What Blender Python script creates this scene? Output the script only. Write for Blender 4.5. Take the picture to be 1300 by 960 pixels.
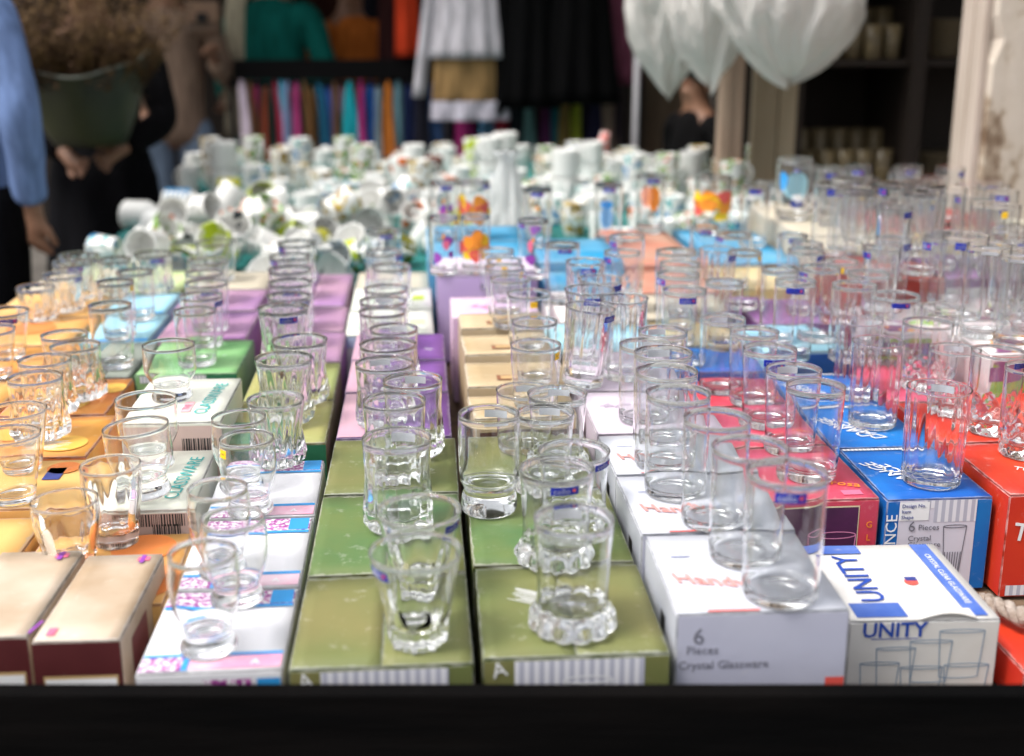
import bpy, bmesh, math, random
from math import sin, cos, pi, radians
from mathutils import Vector, Matrix, noise

for o in list(bpy.data.objects):
    bpy.data.objects.remove(o)
S = bpy.context.scene
COL = S.collection

# ------------------------------------------------------------------ camera
CAM_H = 1.43
PITCH, YAW = math.atan(410/1524), math.atan(121*math.cos(math.atan(410/1524))/1524)
cam_d = bpy.data.cameras.new('camera')
cam = bpy.data.objects.new('camera', cam_d); COL.objects.link(cam)
cam.location = (0, 0, CAM_H)
cam.rotation_euler = (pi/2 - PITCH, 0, -YAW)
cam_d.sensor_width = 36.0
cam_d.lens = 1524/1300*36
cam_d.shift_y = -45/1300
cam_d.clip_start, cam_d.clip_end = 0.05, 500
cam_d.dof.use_dof = True
cam_d.dof.focus_distance = 1.42
cam_d.dof.aperture_fstop = 2.9
S.camera = cam

# ------------------------------------------------------------------ world, sun, exposure
SUN_EL, SUN_AZ = radians(60), radians(248)          # azimuth clockwise from +Y: high on the left, a little behind the camera
w = bpy.data.worlds.new('World'); S.world = w; w.use_nodes = True
nt = w.node_tree; nt.nodes.clear()
sky = nt.nodes.new('ShaderNodeTexSky'); sky.sky_type = 'NISHITA'; sky.sun_disc = False
sky.sun_elevation = SUN_EL; sky.sun_rotation = SUN_AZ
sky.dust_density = 6.0; sky.air_density = 1.0; sky.ozone_density = 0.6
hsv = nt.nodes.new('ShaderNodeHueSaturation'); hsv.inputs['Saturation'].default_value = 0.15
bg = nt.nodes.new('ShaderNodeBackground'); bg.inputs['Strength'].default_value = 0.15
wo = nt.nodes.new('ShaderNodeOutputWorld')
nt.links.new(sky.outputs[0], hsv.inputs['Color']); nt.links.new(hsv.outputs[0], bg.inputs[0]); nt.links.new(bg.outputs[0], wo.inputs[0])
sd = bpy.data.lights.new('sun', 'SUN'); sd.energy = 1.5; sd.angle = radians(16); sd.color = (1.0, 0.93, 0.84)
sun = bpy.data.objects.new('sun', sd); COL.objects.link(sun)
sv = Vector((sin(SUN_AZ)*cos(SUN_EL), cos(SUN_AZ)*cos(SUN_EL), sin(SUN_EL)))
sun.rotation_euler = (-sv).to_track_quat('-Z', 'Y').to_euler()
V = S.view_settings
V.view_transform = 'Standard'; V.look = 'None'; V.gamma = 1.0; V.exposure = 0.58; V.use_curve_mapping = False
cy = S.cycles
cy.max_bounces = 40; cy.transmission_bounces = 40; cy.glossy_bounces = 8; cy.diffuse_bounces = 4; cy.transparent_max_bounces = 16
cy.caustics_reflective = True; cy.caustics_refractive = True; cy.blur_glossy = 0.4
cy.use_denoising = True; cy.sample_clamp_indirect = 6.0

RND = random.Random(11)

# ------------------------------------------------------------------ helpers
def mesh(name, verts, faces, smooth=False):
    me = bpy.data.meshes.new(name); me.from_pydata([tuple(v) for v in verts], [], faces); me.update()
    if smooth:
        me.polygons.foreach_set('use_smooth', [True]*len(me.polygons))
    return me

def obj(name, me, m=None, parent=None, loc=None, rot=None, scale=None):
    o = bpy.data.objects.new(name, me); COL.objects.link(o)
    if m is not None and me is not None and len(me.materials) == 0:
        me.materials.append(m)
    if parent is not None: o.parent = parent
    if loc is not None: o.location = loc
    if rot is not None: o.rotation_euler = rot
    if scale is not None: o.scale = scale
    return o

def tag(o, label=None, cat=None, group=None, kind=None):
    if label: o['label'] = label
    if cat: o['category'] = cat
    if group: o['group'] = group
    if kind: o['kind'] = kind
    return o

def thing(name, label, cat, loc=(0, 0, 0), rz=0.0, group=None):
    return tag(obj(name, None, None, None, loc, (0, 0, rz)), label, cat, group)

def box_data(x0, x1, y0, y1, z0, z1):
    v = [(x0,y0,z0),(x1,y0,z0),(x1,y1,z0),(x0,y1,z0),(x0,y0,z1),(x1,y0,z1),(x1,y1,z1),(x0,y1,z1)]
    f = [(0,3,2,1),(4,5,6,7),(0,1,5,4),(1,2,6,5),(2,3,7,6),(3,0,4,7)]
    return v, f

def box_mesh(name, x0, x1, y0, y1, z0, z1, bev=0.0, seg=2):
    v, f = box_data(x0, x1, y0, y1, z0, z1)
    me = mesh(name, v, f)
    if bev > 0:
        bm = bmesh.new(); bm.from_mesh(me)
        bmesh.ops.bevel(bm, geom=bm.edges[:], offset=bev, segments=seg, affect='EDGES', profile=0.6)
        bm.to_mesh(me); bm.free()
    return me

def join_data(parts):
    V_, F_ = [], []
    for v, f in parts:
        o = len(V_); V_ += list(v); F_ += [tuple(i+o for i in q) for q in f]
    return V_, F_

def tube_data(pts, rad, n=8, cap=True):
    """tube along points, rad scalar or list"""
    P = [Vector(p) for p in pts]; N = len(P)
    R = rad if isinstance(rad, (list, tuple)) else [rad]*N
    v, f = [], []
    up = Vector((0, 0, 1))
    prev = None
    for i in range(N):
        t = (P[min(i+1, N-1)] - P[max(i-1, 0)]).normalized()
        a = t.cross(up) if prev is None else prev - t*prev.dot(t)
        if a.length < 1e-4: a = t.cross(Vector((1, 0, 0)))
        a.normalize(); b = t.cross(a); prev = a
        for k in range(n):
            th = 2*pi*k/n
            v.append(P[i] + (a*cos(th) + b*sin(th))*R[i])
    for i in range(N-1):
        for k in range(n):
            f.append((i*n+k, i*n+(k+1) % n, (i+1)*n+(k+1) % n, (i+1)*n+k))
    if cap:
        f.append(tuple(range(n))[::-1]); f.append(tuple((N-1)*n+k for k in range(n)))
    return v, f

def lathe_data(prof, n=48, mod=None):
    """prof: (r,z[,m]) from axis to axis; closed solid. mod(theta,z)->factor, weighted by m"""
    v, f, rings = [], [], []
    for p in prof:
        r, z = p[0], p[1]; m = p[2] if len(p) > 2 else 0.0
        if r < 1e-6:
            rings.append([len(v)]); v.append((0, 0, z)); continue
        ring = []
        for k in range(n):
            th = 2*pi*k/n
            q = r*(1 + m*(mod(th, z) if mod else 0.0))
            ring.append(len(v)); v.append((q*cos(th), q*sin(th), z))
        rings.append(ring)
    for a, b in zip(rings[:-1], rings[1:]):
        for k in range(n):
            k2 = (k+1) % n
            if len(a) == 1 and len(b) == 1: continue
            if len(a) == 1: f.append((a[0], b[k2], b[k]))
            elif len(b) == 1: f.append((a[k], a[k2], b[0]))
            else: f.append((a[k], a[k2], b[k2], b[k]))
    return v, f

def fix_normals(me):
    bm = bmesh.new(); bm.from_mesh(me); bmesh.ops.recalc_face_normals(bm, faces=bm.faces[:]); bm.to_mesh(me); bm.free()
    return me

def sheet_solid(pts, nu, nv, th):
    """grid of points (row-major nv rows of nu) thickened along its normal"""
    P = [Vector(p) for p in pts]
    def idx(i, j): return j*nu + i
    nor = []
    for j in range(nv):
        for i in range(nu):
            du = P[idx(min(i+1, nu-1), j)] - P[idx(max(i-1, 0), j)]
            dv = P[idx(i, min(j+1, nv-1))] - P[idx(i, max(j-1, 0))]
            n = du.cross(dv); nor.append(n.normalized() if n.length > 1e-9 else Vector((0, 0, 1)))
    v = [p + n*th/2 for p, n in zip(P, nor)] + [p - n*th/2 for p, n in zip(P, nor)]
    o = nu*nv; f = []
    for j in range(nv-1):
        for i in range(nu-1):
            a, b, c, d = idx(i, j), idx(i+1, j), idx(i+1, j+1), idx(i, j+1)
            f.append((a, b, c, d)); f.append((a+o, d+o, c+o, b+o))
    for i in range(nu-1):
        f.append((idx(i, 0), idx(i, 0)+o, idx(i+1, 0)+o, idx(i+1, 0)))
        f.append((idx(i, nv-1), idx(i+1, nv-1), idx(i+1, nv-1)+o, idx(i, nv-1)+o))
    for j in range(nv-1):
        f.append((idx(0, j), idx(0, j+1), idx(0, j+1)+o, idx(0, j)+o))
        f.append((idx(nu-1, j), idx(nu-1, j)+o, idx(nu-1, j+1)+o, idx(nu-1, j+1)))
    return v, f

def ordinal(n):
    return ['first','second','third','fourth','fifth','sixth','seventh','eighth','ninth','tenth','eleventh','twelfth','thirteenth','fourteenth','fifteenth','sixteenth','seventeenth','eighteenth','nineteenth','twentieth'][min(n, 19)]

# ------------------------------------------------------------------ materials
MATS = {}
def mat(name, base, rough=0.55, c2=None, scale=8.0, spec=0.5, bump=0.0, bscale=60.0, metal=0.0, scuff=0.0, scuff_col=(0.75, 0.72, 0.66), stretch=(1, 1, 1), sheen=0.0, contrast=(0.35, 0.65), wear=None):
    if name in MATS: return MATS[name]
    m = bpy.data.materials.new(name); m.use_nodes = True; MATS[name] = m
    t = m.node_tree; N = t.nodes; L = t.links
    b = N['Principled BSDF']
    b.inputs['Base Color'].default_value = (*base, 1); b.inputs['Roughness'].default_value = rough
    b.inputs['Metallic'].default_value = metal; b.inputs['Specular IOR Level'].default_value = spec
    if sheen: b.inputs['Sheen Weight'].default_value = sheen
    tc = N.new('ShaderNodeTexCoord'); oi = N.new('ShaderNodeObjectInfo')
    add = N.new('ShaderNodeVectorMath'); add.operation = 'ADD'
    mul = N.new('ShaderNodeVectorMath'); mul.operation = 'MULTIPLY'; mul.inputs[1].default_value = stretch
    L.new(tc.outputs['Object'], mul.inputs[0])
    sc = N.new('ShaderNodeMath'); sc.operation = 'MULTIPLY'; sc.inputs[1].default_value = 37.0
    L.new(oi.outputs['Random'], sc.inputs[0]); L.new(mul.outputs[0], add.inputs[0]); L.new(sc.outputs[0], add.inputs[1])
    col = None
    if c2 is not None:
        n = N.new('ShaderNodeTexNoise'); n.inputs['Scale'].default_value = scale; n.inputs['Detail'].default_value = 4
        L.new(add.outputs[0], n.inputs['Vector'])
        r = N.new('ShaderNodeMapRange'); r.inputs[1].default_value = contrast[0]; r.inputs[2].default_value = contrast[1]
        L.new(n.outputs[0], r.inputs[0])
        mx = N.new('ShaderNodeMix'); mx.data_type = 'RGBA'
        mx.inputs[6].default_value = (*base, 1); mx.inputs[7].default_value = (*c2, 1); L.new(r.outputs[0], mx.inputs[0])
        col = mx.outputs[2]
    if scuff > 0:
        n2 = N.new('ShaderNodeTexNoise'); n2.inputs['Scale'].default_value = 55; n2.inputs['Detail'].default_value = 6; n2.inputs['Roughness'].default_value = 0.7
        L.new(add.outputs[0], n2.inputs['Vector'])
        r2 = N.new('ShaderNodeMapRange'); r2.inputs[1].default_value = 0.60; r2.inputs[2].default_value = 0.78; r2.inputs[4].default_value = scuff
        L.new(n2.outputs[0], r2.inputs[0])
        mx2 = N.new('ShaderNodeMix'); mx2.data_type = 'RGBA'
        if col is not None: L.new(col, mx2.inputs[6])
        else: mx2.inputs[6].default_value = (*base, 1)
        mx2.inputs[7].default_value = (*scuff_col, 1); L.new(r2.outputs[0], mx2.inputs[0]); col = mx2.outputs[2]
    if wear is not None:                                   # card edges rubbed pale, ragged along the rim of each flap
        sx = N.new('ShaderNodeSeparateXYZ'); L.new(tc.outputs['Generated'], sx.inputs[0])
        def M(op, a, b_=None):
            q = N.new('ShaderNodeMath'); q.operation = op
            for i_, v_ in enumerate((a, b_)):
                if v_ is None: continue
                if isinstance(v_, (int, float)): q.inputs[i_].default_value = v_
                else: L.new(v_, q.inputs[i_])
            return q.outputs[0]
        dx = M('MINIMUM', sx.outputs[0], M('SUBTRACT', 1.0, sx.outputs[0])); dy = M('MINIMUM', sx.outputs[1], M('SUBTRACT', 1.0, sx.outputs[1]))
        dd = M('MINIMUM', dx, dy)
        n4 = N.new('ShaderNodeTexNoise'); n4.inputs['Scale'].default_value = 70; n4.inputs['Detail'].default_value = 6; n4.inputs['Roughness'].default_value = .75; L.new(add.outputs[0], n4.inputs['Vector'])
        n5 = N.new('ShaderNodeTexNoise'); n5.inputs['Scale'].default_value = 9; L.new(add.outputs[0], n5.inputs['Vector'])
        th = M('MULTIPLY', M('MULTIPLY', M('SUBTRACT', n4.outputs[0], .36), .13), M('ADD', M('MULTIPLY', n5.outputs[0], 1.6), -.15))
        fac = N.new('ShaderNodeMapRange'); fac.inputs[1].default_value = -.004; fac.inputs[2].default_value = .006; fac.inputs[4].default_value = .75
        L.new(M('SUBTRACT', th, dd), fac.inputs[0])
        mx3 = N.new('ShaderNodeMix'); mx3.data_type = 'RGBA'
        if col is not None: L.new(col, mx3.inputs[6])
        else: mx3.inputs[6].default_value = (*base, 1)
        mx3.inputs[7].default_value = (*wear, 1); L.new(fac.outputs[0], mx3.inputs[0]); col = mx3.outputs[2]
    if col is not None: L.new(col, b.inputs['Base Color'])
    if bump > 0:
        n3 = N.new('ShaderNodeTexNoise'); n3.inputs['Scale'].default_value = bscale; n3.inputs['Detail'].default_value = 3
        L.new(add.outputs[0], n3.inputs['Vector'])
        bp = N.new('ShaderNodeBump'); bp.inputs['Strength'].default_value = bump; bp.inputs['Distance'].default_value = 0.004
        L.new(n3.outputs[0], bp.inputs['Height']); L.new(bp.outputs[0], b.inputs['Normal'])
    return m

def glass_mat(name, col, rough=0.0, ior=1.5):
    m = bpy.data.materials.new(name); m.use_nodes = True; MATS[name] = m
    b = m.node_tree.nodes['Principled BSDF']
    b.inputs['Base Color'].default_value = (*col, 1); b.inputs['Roughness'].default_value = rough
    b.inputs['Transmission Weight'].default_value = 1.0; b.inputs['IOR'].default_value = ior
    return m

GLASS = glass_mat('clear_glass', (0.968, 0.976, 0.980))

def stripe_mat(name, a, b_, freq, axis='X'):
    if name in MATS: return MATS[name]
    m = bpy.data.materials.new(name); m.use_nodes = True; MATS[name] = m
    N = m.node_tree.nodes; L = m.node_tree.links; b = N['Principled BSDF']; b.inputs['Roughness'].default_value = 0.5
    tc = N.new('ShaderNodeTexCoord'); wv = N.new('ShaderNodeTexWave'); wv.bands_direction = axis
    wv.inputs['Scale'].default_value = freq; r = N.new('ShaderNodeMapRange'); r.inputs[1].default_value = 0.4; r.inputs[2].default_value = 0.6
    mx = N.new('ShaderNodeMix'); mx.data_type = 'RGBA'; mx.inputs[6].default_value = (*a, 1); mx.inputs[7].default_value = (*b_, 1)
    L.new(tc.outputs['Object'], wv.inputs['Vector']); L.new(wv.outputs['Fac'], r.inputs[0]); L.new(r.outputs[0], mx.inputs[0]); L.new(mx.outputs[2], b.inputs['Base Color'])
    return m

def spot_mat(name, base, spots, rough=0.25, spec=0.5, coat=0.0):
    """white ware or card with printed blobs: spots = [(colour, scale, lo, hi, offset)]"""
    if name in MATS: return MATS[name]
    m = bpy.data.materials.new(name); m.use_nodes = True; MATS[name] = m
    N = m.node_tree.nodes; L = m.node_tree.links; b = N['Principled BSDF']; b.inputs['Roughness'].default_value = rough
    b.inputs['Specular IOR Level'].default_value = spec; b.inputs['Coat Weight'].default_value = coat
    tc = N.new('ShaderNodeTexCoord'); col = None
    for (c, sc, lo, hi, off) in spots:
        mp = N.new('ShaderNodeMapping'); mp.inputs['Location'].default_value = (off, off*0.7, off*1.3)
        L.new(tc.outputs['Object'], mp.inputs[0])
        n = N.new('ShaderNodeTexNoise'); n.inputs['Scale'].default_value = sc; n.inputs['Detail'].default_value = 1.0
        L.new(mp.outputs[0], n.inputs['Vector'])
        r = N.new('ShaderNodeMapRange'); r.inputs[1].default_value = lo; r.inputs[2].default_value = hi; L.new(n.outputs[0], r.inputs[0])
        mx = N.new('ShaderNodeMix'); mx.data_type = 'RGBA'
        if col is None: mx.inputs[6].default_value = (*base, 1)
        else: L.new(col, mx.inputs[6])
        mx.inputs[7].default_value = (*c, 1); L.new(r.outputs[0], mx.inputs[0]); col = mx.outputs[2]
    if col is not None: L.new(col, b.inputs['Base Color'])
    else: b.inputs['Base Color'].default_value = (*base, 1)
    return m

INK = lambda n, c: mat('ink_'+n, c, 0.5)
INK_WHITE = INK('white', (0.82, 0.83, 0.85)); INK_BLUE = INK('blue', (0.015, 0.07, 0.42)); INK_NAVY = INK('navy', (0.03, 0.05, 0.25))
INK_GREY = INK('grey', (0.16, 0.16, 0.20)); INK_RED = INK('red', (0.75, 0.10, 0.08)); INK_PINK = INK('pink', (0.80, 0.16, 0.28)); INK_TEAL = INK('teal', (0.03, 0.42, 0.42))
INK_BROWN = INK('brown', (0.25, 0.10, 0.05)); INK_PURPLE = INK('purple', (0.28, 0.05, 0.40)); INK_ORANGE = INK('orange', (0.85, 0.28, 0.02)); INK_YELLOW = INK('yellow', (0.90, 0.58, 0.01))
INK_BLACK = INK('black', (0.02, 0.02, 0.02)); INK_SKY = INK('sky', (0.03, 0.30, 0.70)); INK_LIME = INK('lime', (0.40, 0.52, 0.03)); INK_GREEN = INK('green', (0.02, 0.16, 0.08)); INK_MAROON = INK('maroon', (0.14, 0.02, 0.02))

_txt = {}
def text_mesh(s, size, align='CENTER', shear=0.0, spacing=1.0, bold=0.0):
    key = (s, size, align, shear, spacing, bold)
    if key in _txt: return _txt[key]
    c = bpy.data.curves.new('text', 'FONT'); c.body = s; c.size = size; c.align_x = align; c.align_y = 'CENTER'; c.shear = shear; c.space_character = spacing
    c.resolution_u = 2; c.extrude = 0.00012; c.offset = bold
    o = bpy.data.objects.new('text', c); COL.objects.link(o)
    bpy.context.view_layer.update()
    me = bpy.data.meshes.new_from_object(o.evaluated_get(bpy.context.evaluated_depsgraph_get()))
    bpy.data.objects.remove(o); bpy.data.curves.remove(c)
    _txt[key] = me
    return me

# ------------------------------------------------------------------ setting: ground and buildings
GROUND = obj('ground', mesh('ground', [(-150,-150,0),(150,-150,0),(150,150,0),(-150,150,0)], [(0,1,2,3)]), mat('paving_dust', (0.16, 0.145, 0.13), 0.9, (0.10, 0.09, 0.08), 2.5, bump=0.5, bscale=30))
tag(GROUND, kind='structure')

# shop building on the right and the dark wall closing the lane
PLASTER_D = mat('shaded_plaster', (0.016, 0.012, 0.010), 0.95, (0.030, 0.021, 0.016), 1.5, bump=.3, bscale=12)  # near-black base puts the shade of the deep interior into the colour
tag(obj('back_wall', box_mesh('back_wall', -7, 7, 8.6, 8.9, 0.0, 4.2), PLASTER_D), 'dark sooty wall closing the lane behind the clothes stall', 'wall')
shop = thing('shop_building', 'shop front with dark interior behind the pillar and plastic bags', 'building', (2.2, 4.0, 0))
def shp(name, me, m): return obj(name, me, m, shop, (-2.2, -4.0, 0))
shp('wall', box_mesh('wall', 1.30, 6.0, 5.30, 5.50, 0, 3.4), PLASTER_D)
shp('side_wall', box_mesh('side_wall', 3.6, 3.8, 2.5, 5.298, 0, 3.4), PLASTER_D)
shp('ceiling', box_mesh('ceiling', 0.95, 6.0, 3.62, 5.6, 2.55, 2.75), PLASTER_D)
shp('upper_wall', box_mesh('upper_wall', 1.30, 6.0, 3.30, 3.60, 2.30, 4.6), mat('stained_plaster', (0.42, 0.38, 0.33), .9, (0.30, 0.26, 0.21), 3, bump=.3, bscale=15))

# peeling pillar
PEEL = bpy.data.materials.new('peeling_paint'); PEEL.use_nodes = True; MATS['peeling_paint'] = PEEL
N = PEEL.node_tree.nodes; L = PEEL.node_tree.links; b_ = N['Principled BSDF']; b_.inputs['Roughness'].default_value = .85
tc = N.new('ShaderNodeTexCoord'); mp = N.new('ShaderNodeMapping'); mp.inputs['Scale'].default_value = (1, 1, .55); L.new(tc.outputs['Object'], mp.inputs[0])
n1 = N.new('ShaderNodeTexNoise'); n1.inputs['Scale'].default_value = 9; n1.inputs['Detail'].default_value = 8; n1.inputs['Roughness'].default_value = .72; L.new(mp.outputs[0], n1.inputs['Vector'])
r1 = N.new('ShaderNodeValToRGB'); e = r1.color_ramp.elements; e[0].position = .37; e[0].color = (.16, .10, .06, 1); e[1].position = .50; e[1].color = (.56, .49, .41, 1)
q = r1.color_ramp.elements.new(.46); q.color = (.40, .32, .24, 1); q = r1.color_ramp.elements.new(.75); q.color = (.62, .55, .48, 1)
L.new(n1.outputs[0], r1.inputs[0]); L.new(r1.outputs[0], b_.inputs['Base Color'])
bp = N.new('ShaderNodeBump'); bp.inputs['Strength'].default_value = .5; bp.inputs['Distance'].default_value = .01; L.new(n1.outputs[0], bp.inputs['Height']); L.new(bp.outputs[0], b_.inputs['Normal'])
pil = thing('pillar', 'peeling off-white plaster pillar with board edging at the right', 'pillar', (1.62, 3.1, 0))
def pl(name, me, m): return obj(name, me, m, pil, (-1.62, -3.1, 0))
rr = random.Random(4)
v, f = [], []                                                    # plaster shaft with a chipped left arris
NZ = 60
for j in range(NZ):
    z = 3.4*j/(NZ-1); c = .006 + .012*abs(noise.noise(Vector((0.3, 0.2, z*9)))) + (.03 if rr.random() < .12 else 0)*rr.random()
    v += [(1.4145, 2.95+c, z), (1.4145+c, 2.95, z), (1.95, 2.95, z), (1.95, 3.08, z), (1.4145, 3.08, z)]
for j in range(NZ-1):
    for k in range(5): f.append((j*5+k, j*5+(k+1) % 5, (j+1)*5+(k+1) % 5, (j+1)*5+k))
f += [tuple(range(5))[::-1], tuple((NZ-1)*5+k for k in range(5))]
pl('shaft', fix_normals(mesh('shaft', v, f)), PEEL)
EDGE = mat('faded_board', (0.55, 0.46, 0.40), .8, (0.44, 0.36, 0.30), 7, bump=.3, stretch=(4, 4, .6))
pl('edging_board', box_mesh('edging_board', 1.392, 1.414, 3.022, 3.085, 0, 3.4, .003), EDGE)
pl('edging_board', box_mesh('edging_board', 1.394, 1.414, 2.962, 3.019, 0, 3.4, .003), EDGE)
# cable looping off the pillar
v, f = tube_data([(1.72, 2.935, .905), (1.60, 2.93, .925), (1.52, 2.92, .930), (1.46, 2.90, .925), (1.425, 2.87, .905), (1.405, 2.83, .86), (1.40, 2.80, .80), (1.40, 2.80, .60), (1.41, 2.86, .02)], .007, 8)
tag(obj('cable', mesh('cable', v, f, True), mat('cable_white', (.66, .62, .50), .6)), 'cream electric cable looping down off the peeling pillar', 'cable')

# wooden door posts and the recess between them
POSTW = mat('pinkish_post', (0.44, 0.32, 0.24), .8, (0.32, 0.22, 0.16), 5, bump=.3, stretch=(5, 5, .6))
PANELW = mat('beige_panel', (0.50, 0.40, 0.28), .8, (0.38, 0.30, 0.20), 4, bump=.25, stretch=(4, 4, .6))
tag(obj('wooden_post', box_mesh('wooden_post', 1.385, 1.44, 3.90, 3.96, 0, 2.55, .004), POSTW, None, (-.385, 0, 0)), 'narrow pinkish wooden post under the plastic bags', 'post')
dp = thing('door_panel', 'beige two-board door panel standing beside the display cabinet', 'door', (1.20, 4.05, 0))
obj('board', box_mesh('board', -.075, .008, -.02, .02, 0, 2.5, .003), PANELW, dp); obj('board', box_mesh('board', .012, .072, -.026, .02, 0, 2.5, .003), PANELW, dp)
obj('gap_shade', box_mesh('gap_shade', -.145, -.079, .03, .06, 0, 2.5, .003), mat('dark_wood', (.03, .02, .015), .7), dp)  # dark strip stands in for the shade in the gap by the post

# display cabinet in the shop
cab = thing('display_cabinet', 'dark wooden display cabinet with shelves inside the shop', 'cabinet', (1.9, 4.45, 0))
DW = mat('dark_wood', (.03, .02, .015), .7)
for (x0, x1, y0, y1, z0, z1, nm) in ((-.58, .62, .22, .25, 0, 2.3, 'back_panel'), (-.58, -.54, -.22, .218, 0, 2.3, 'side'), (.58, .62, -.22, .218, 0, 2.3, 'side'), (-.16, -.11, -.235, .218, 0, 2.3, 'divider')):
    obj(nm, box_mesh(nm, x0, x1, y0, y1, z0, z1, .003), DW, cab)
SHELVES = (.60, .83, 1.27, 1.66, 2.02)
for z in SHELVES:
    obj('shelf', box_mesh('shelf', -.538, -.164, -.21, .216, z, z+.022, .002), DW, cab); obj('shelf', box_mesh('shelf', -.106, .578, -.21, .216, z, z+.022, .002), DW, cab)
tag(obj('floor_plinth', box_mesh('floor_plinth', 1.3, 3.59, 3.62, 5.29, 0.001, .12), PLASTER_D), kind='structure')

# tarpaulin roof out of view, added to keep sky light off the background
NU, NV = 24, 16; pts = []
for j in range(NV):
    for i in range(NU):
        u, vv = i/(NU-1), j/(NV-1)
        pts.append((-3.2 + 4.6*u, 5.40 + 3.1*vv, 2.45 + .25*vv - .12*sin(pi*u)*sin(pi*vv) + .02*sin(u*20+vv*5)))
tp = thing('sunshade', 'dark tarpaulin roof added out of view to darken the clothes stall', 'sunshade', (-1.0, 6.9, 0))
o = obj('sheet', mesh('sheet', *sheet_solid(pts, NU, NV, .006), True), mat('dark_tarp', (.012, .014, .02), .7, (.02, .02, .025), 3), tp, (1.0, -6.9, 0))
for (x, y) in ((-3.15, 5.45), (1.30, 5.55), (-3.15, 8.4), (1.30, 8.4)):
    v, f = tube_data([(x+1.0, y-6.9, 0), (x+1.0, y-6.9, 2.47)], .02, 10); obj('pole', mesh('pole', v, f, True), mat('grey_pole', (.35, .34, .36), .5), tp)


# ------------------------------------------------------------------ the stall table
TZ = 0.78
WOOD_DARK = mat('border_black', (0.0015, 0.0015, 0.0017), 0.9, (0.0035, 0.003, 0.003), 14, spec=0.05, bump=.5, bscale=25, stretch=(.4, 1, 3))
WOOD_OLD = mat('old_plank', (0.20, 0.13, 0.08), 0.8, (0.11, 0.07, 0.045), 6, bump=0.4, stretch=(1, 8, 1))
stall = thing('stall_table', 'long low stall table carrying all the glassware boxes, black border strip as front board', 'table', (0.2, 3.0, 0))
def sp(name, me, m): return obj(name, me, m, stall, (-0.2, -3.0, 0))
for i in range(9):                                     # lengthwise planks
    xa = -0.895 + i*0.25; 
    sp('plank', box_mesh('plank', xa, xa+0.245, 1.0 if xa < -0.3 else 0.97, 5.38, TZ-0.03, TZ-0.004*(i % 2), 0.003), WOOD_OLD)
for (x, y) in ((-0.8, 1.1), (1.25, 1.1), (-0.8, 5.25), (1.25, 5.25), (-0.8, 3.2), (1.25, 3.2)):
    sp('leg', box_mesh('leg', x-0.03, x+0.03, y-0.03, y+0.03, 0, TZ-0.034, 0.004), WOOD_OLD)
# board standing in for a black border, slightly askew to the box rows
fb = obj('front_board', box_mesh('front_board', -1.0, 1.0, -0.018, 0.0, 0.30, 0.9025, 0.0015), WOOD_DARK, stall, (0.07-0.2, 0.878-3.0, 0), (0, 0, -YAW))

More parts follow.
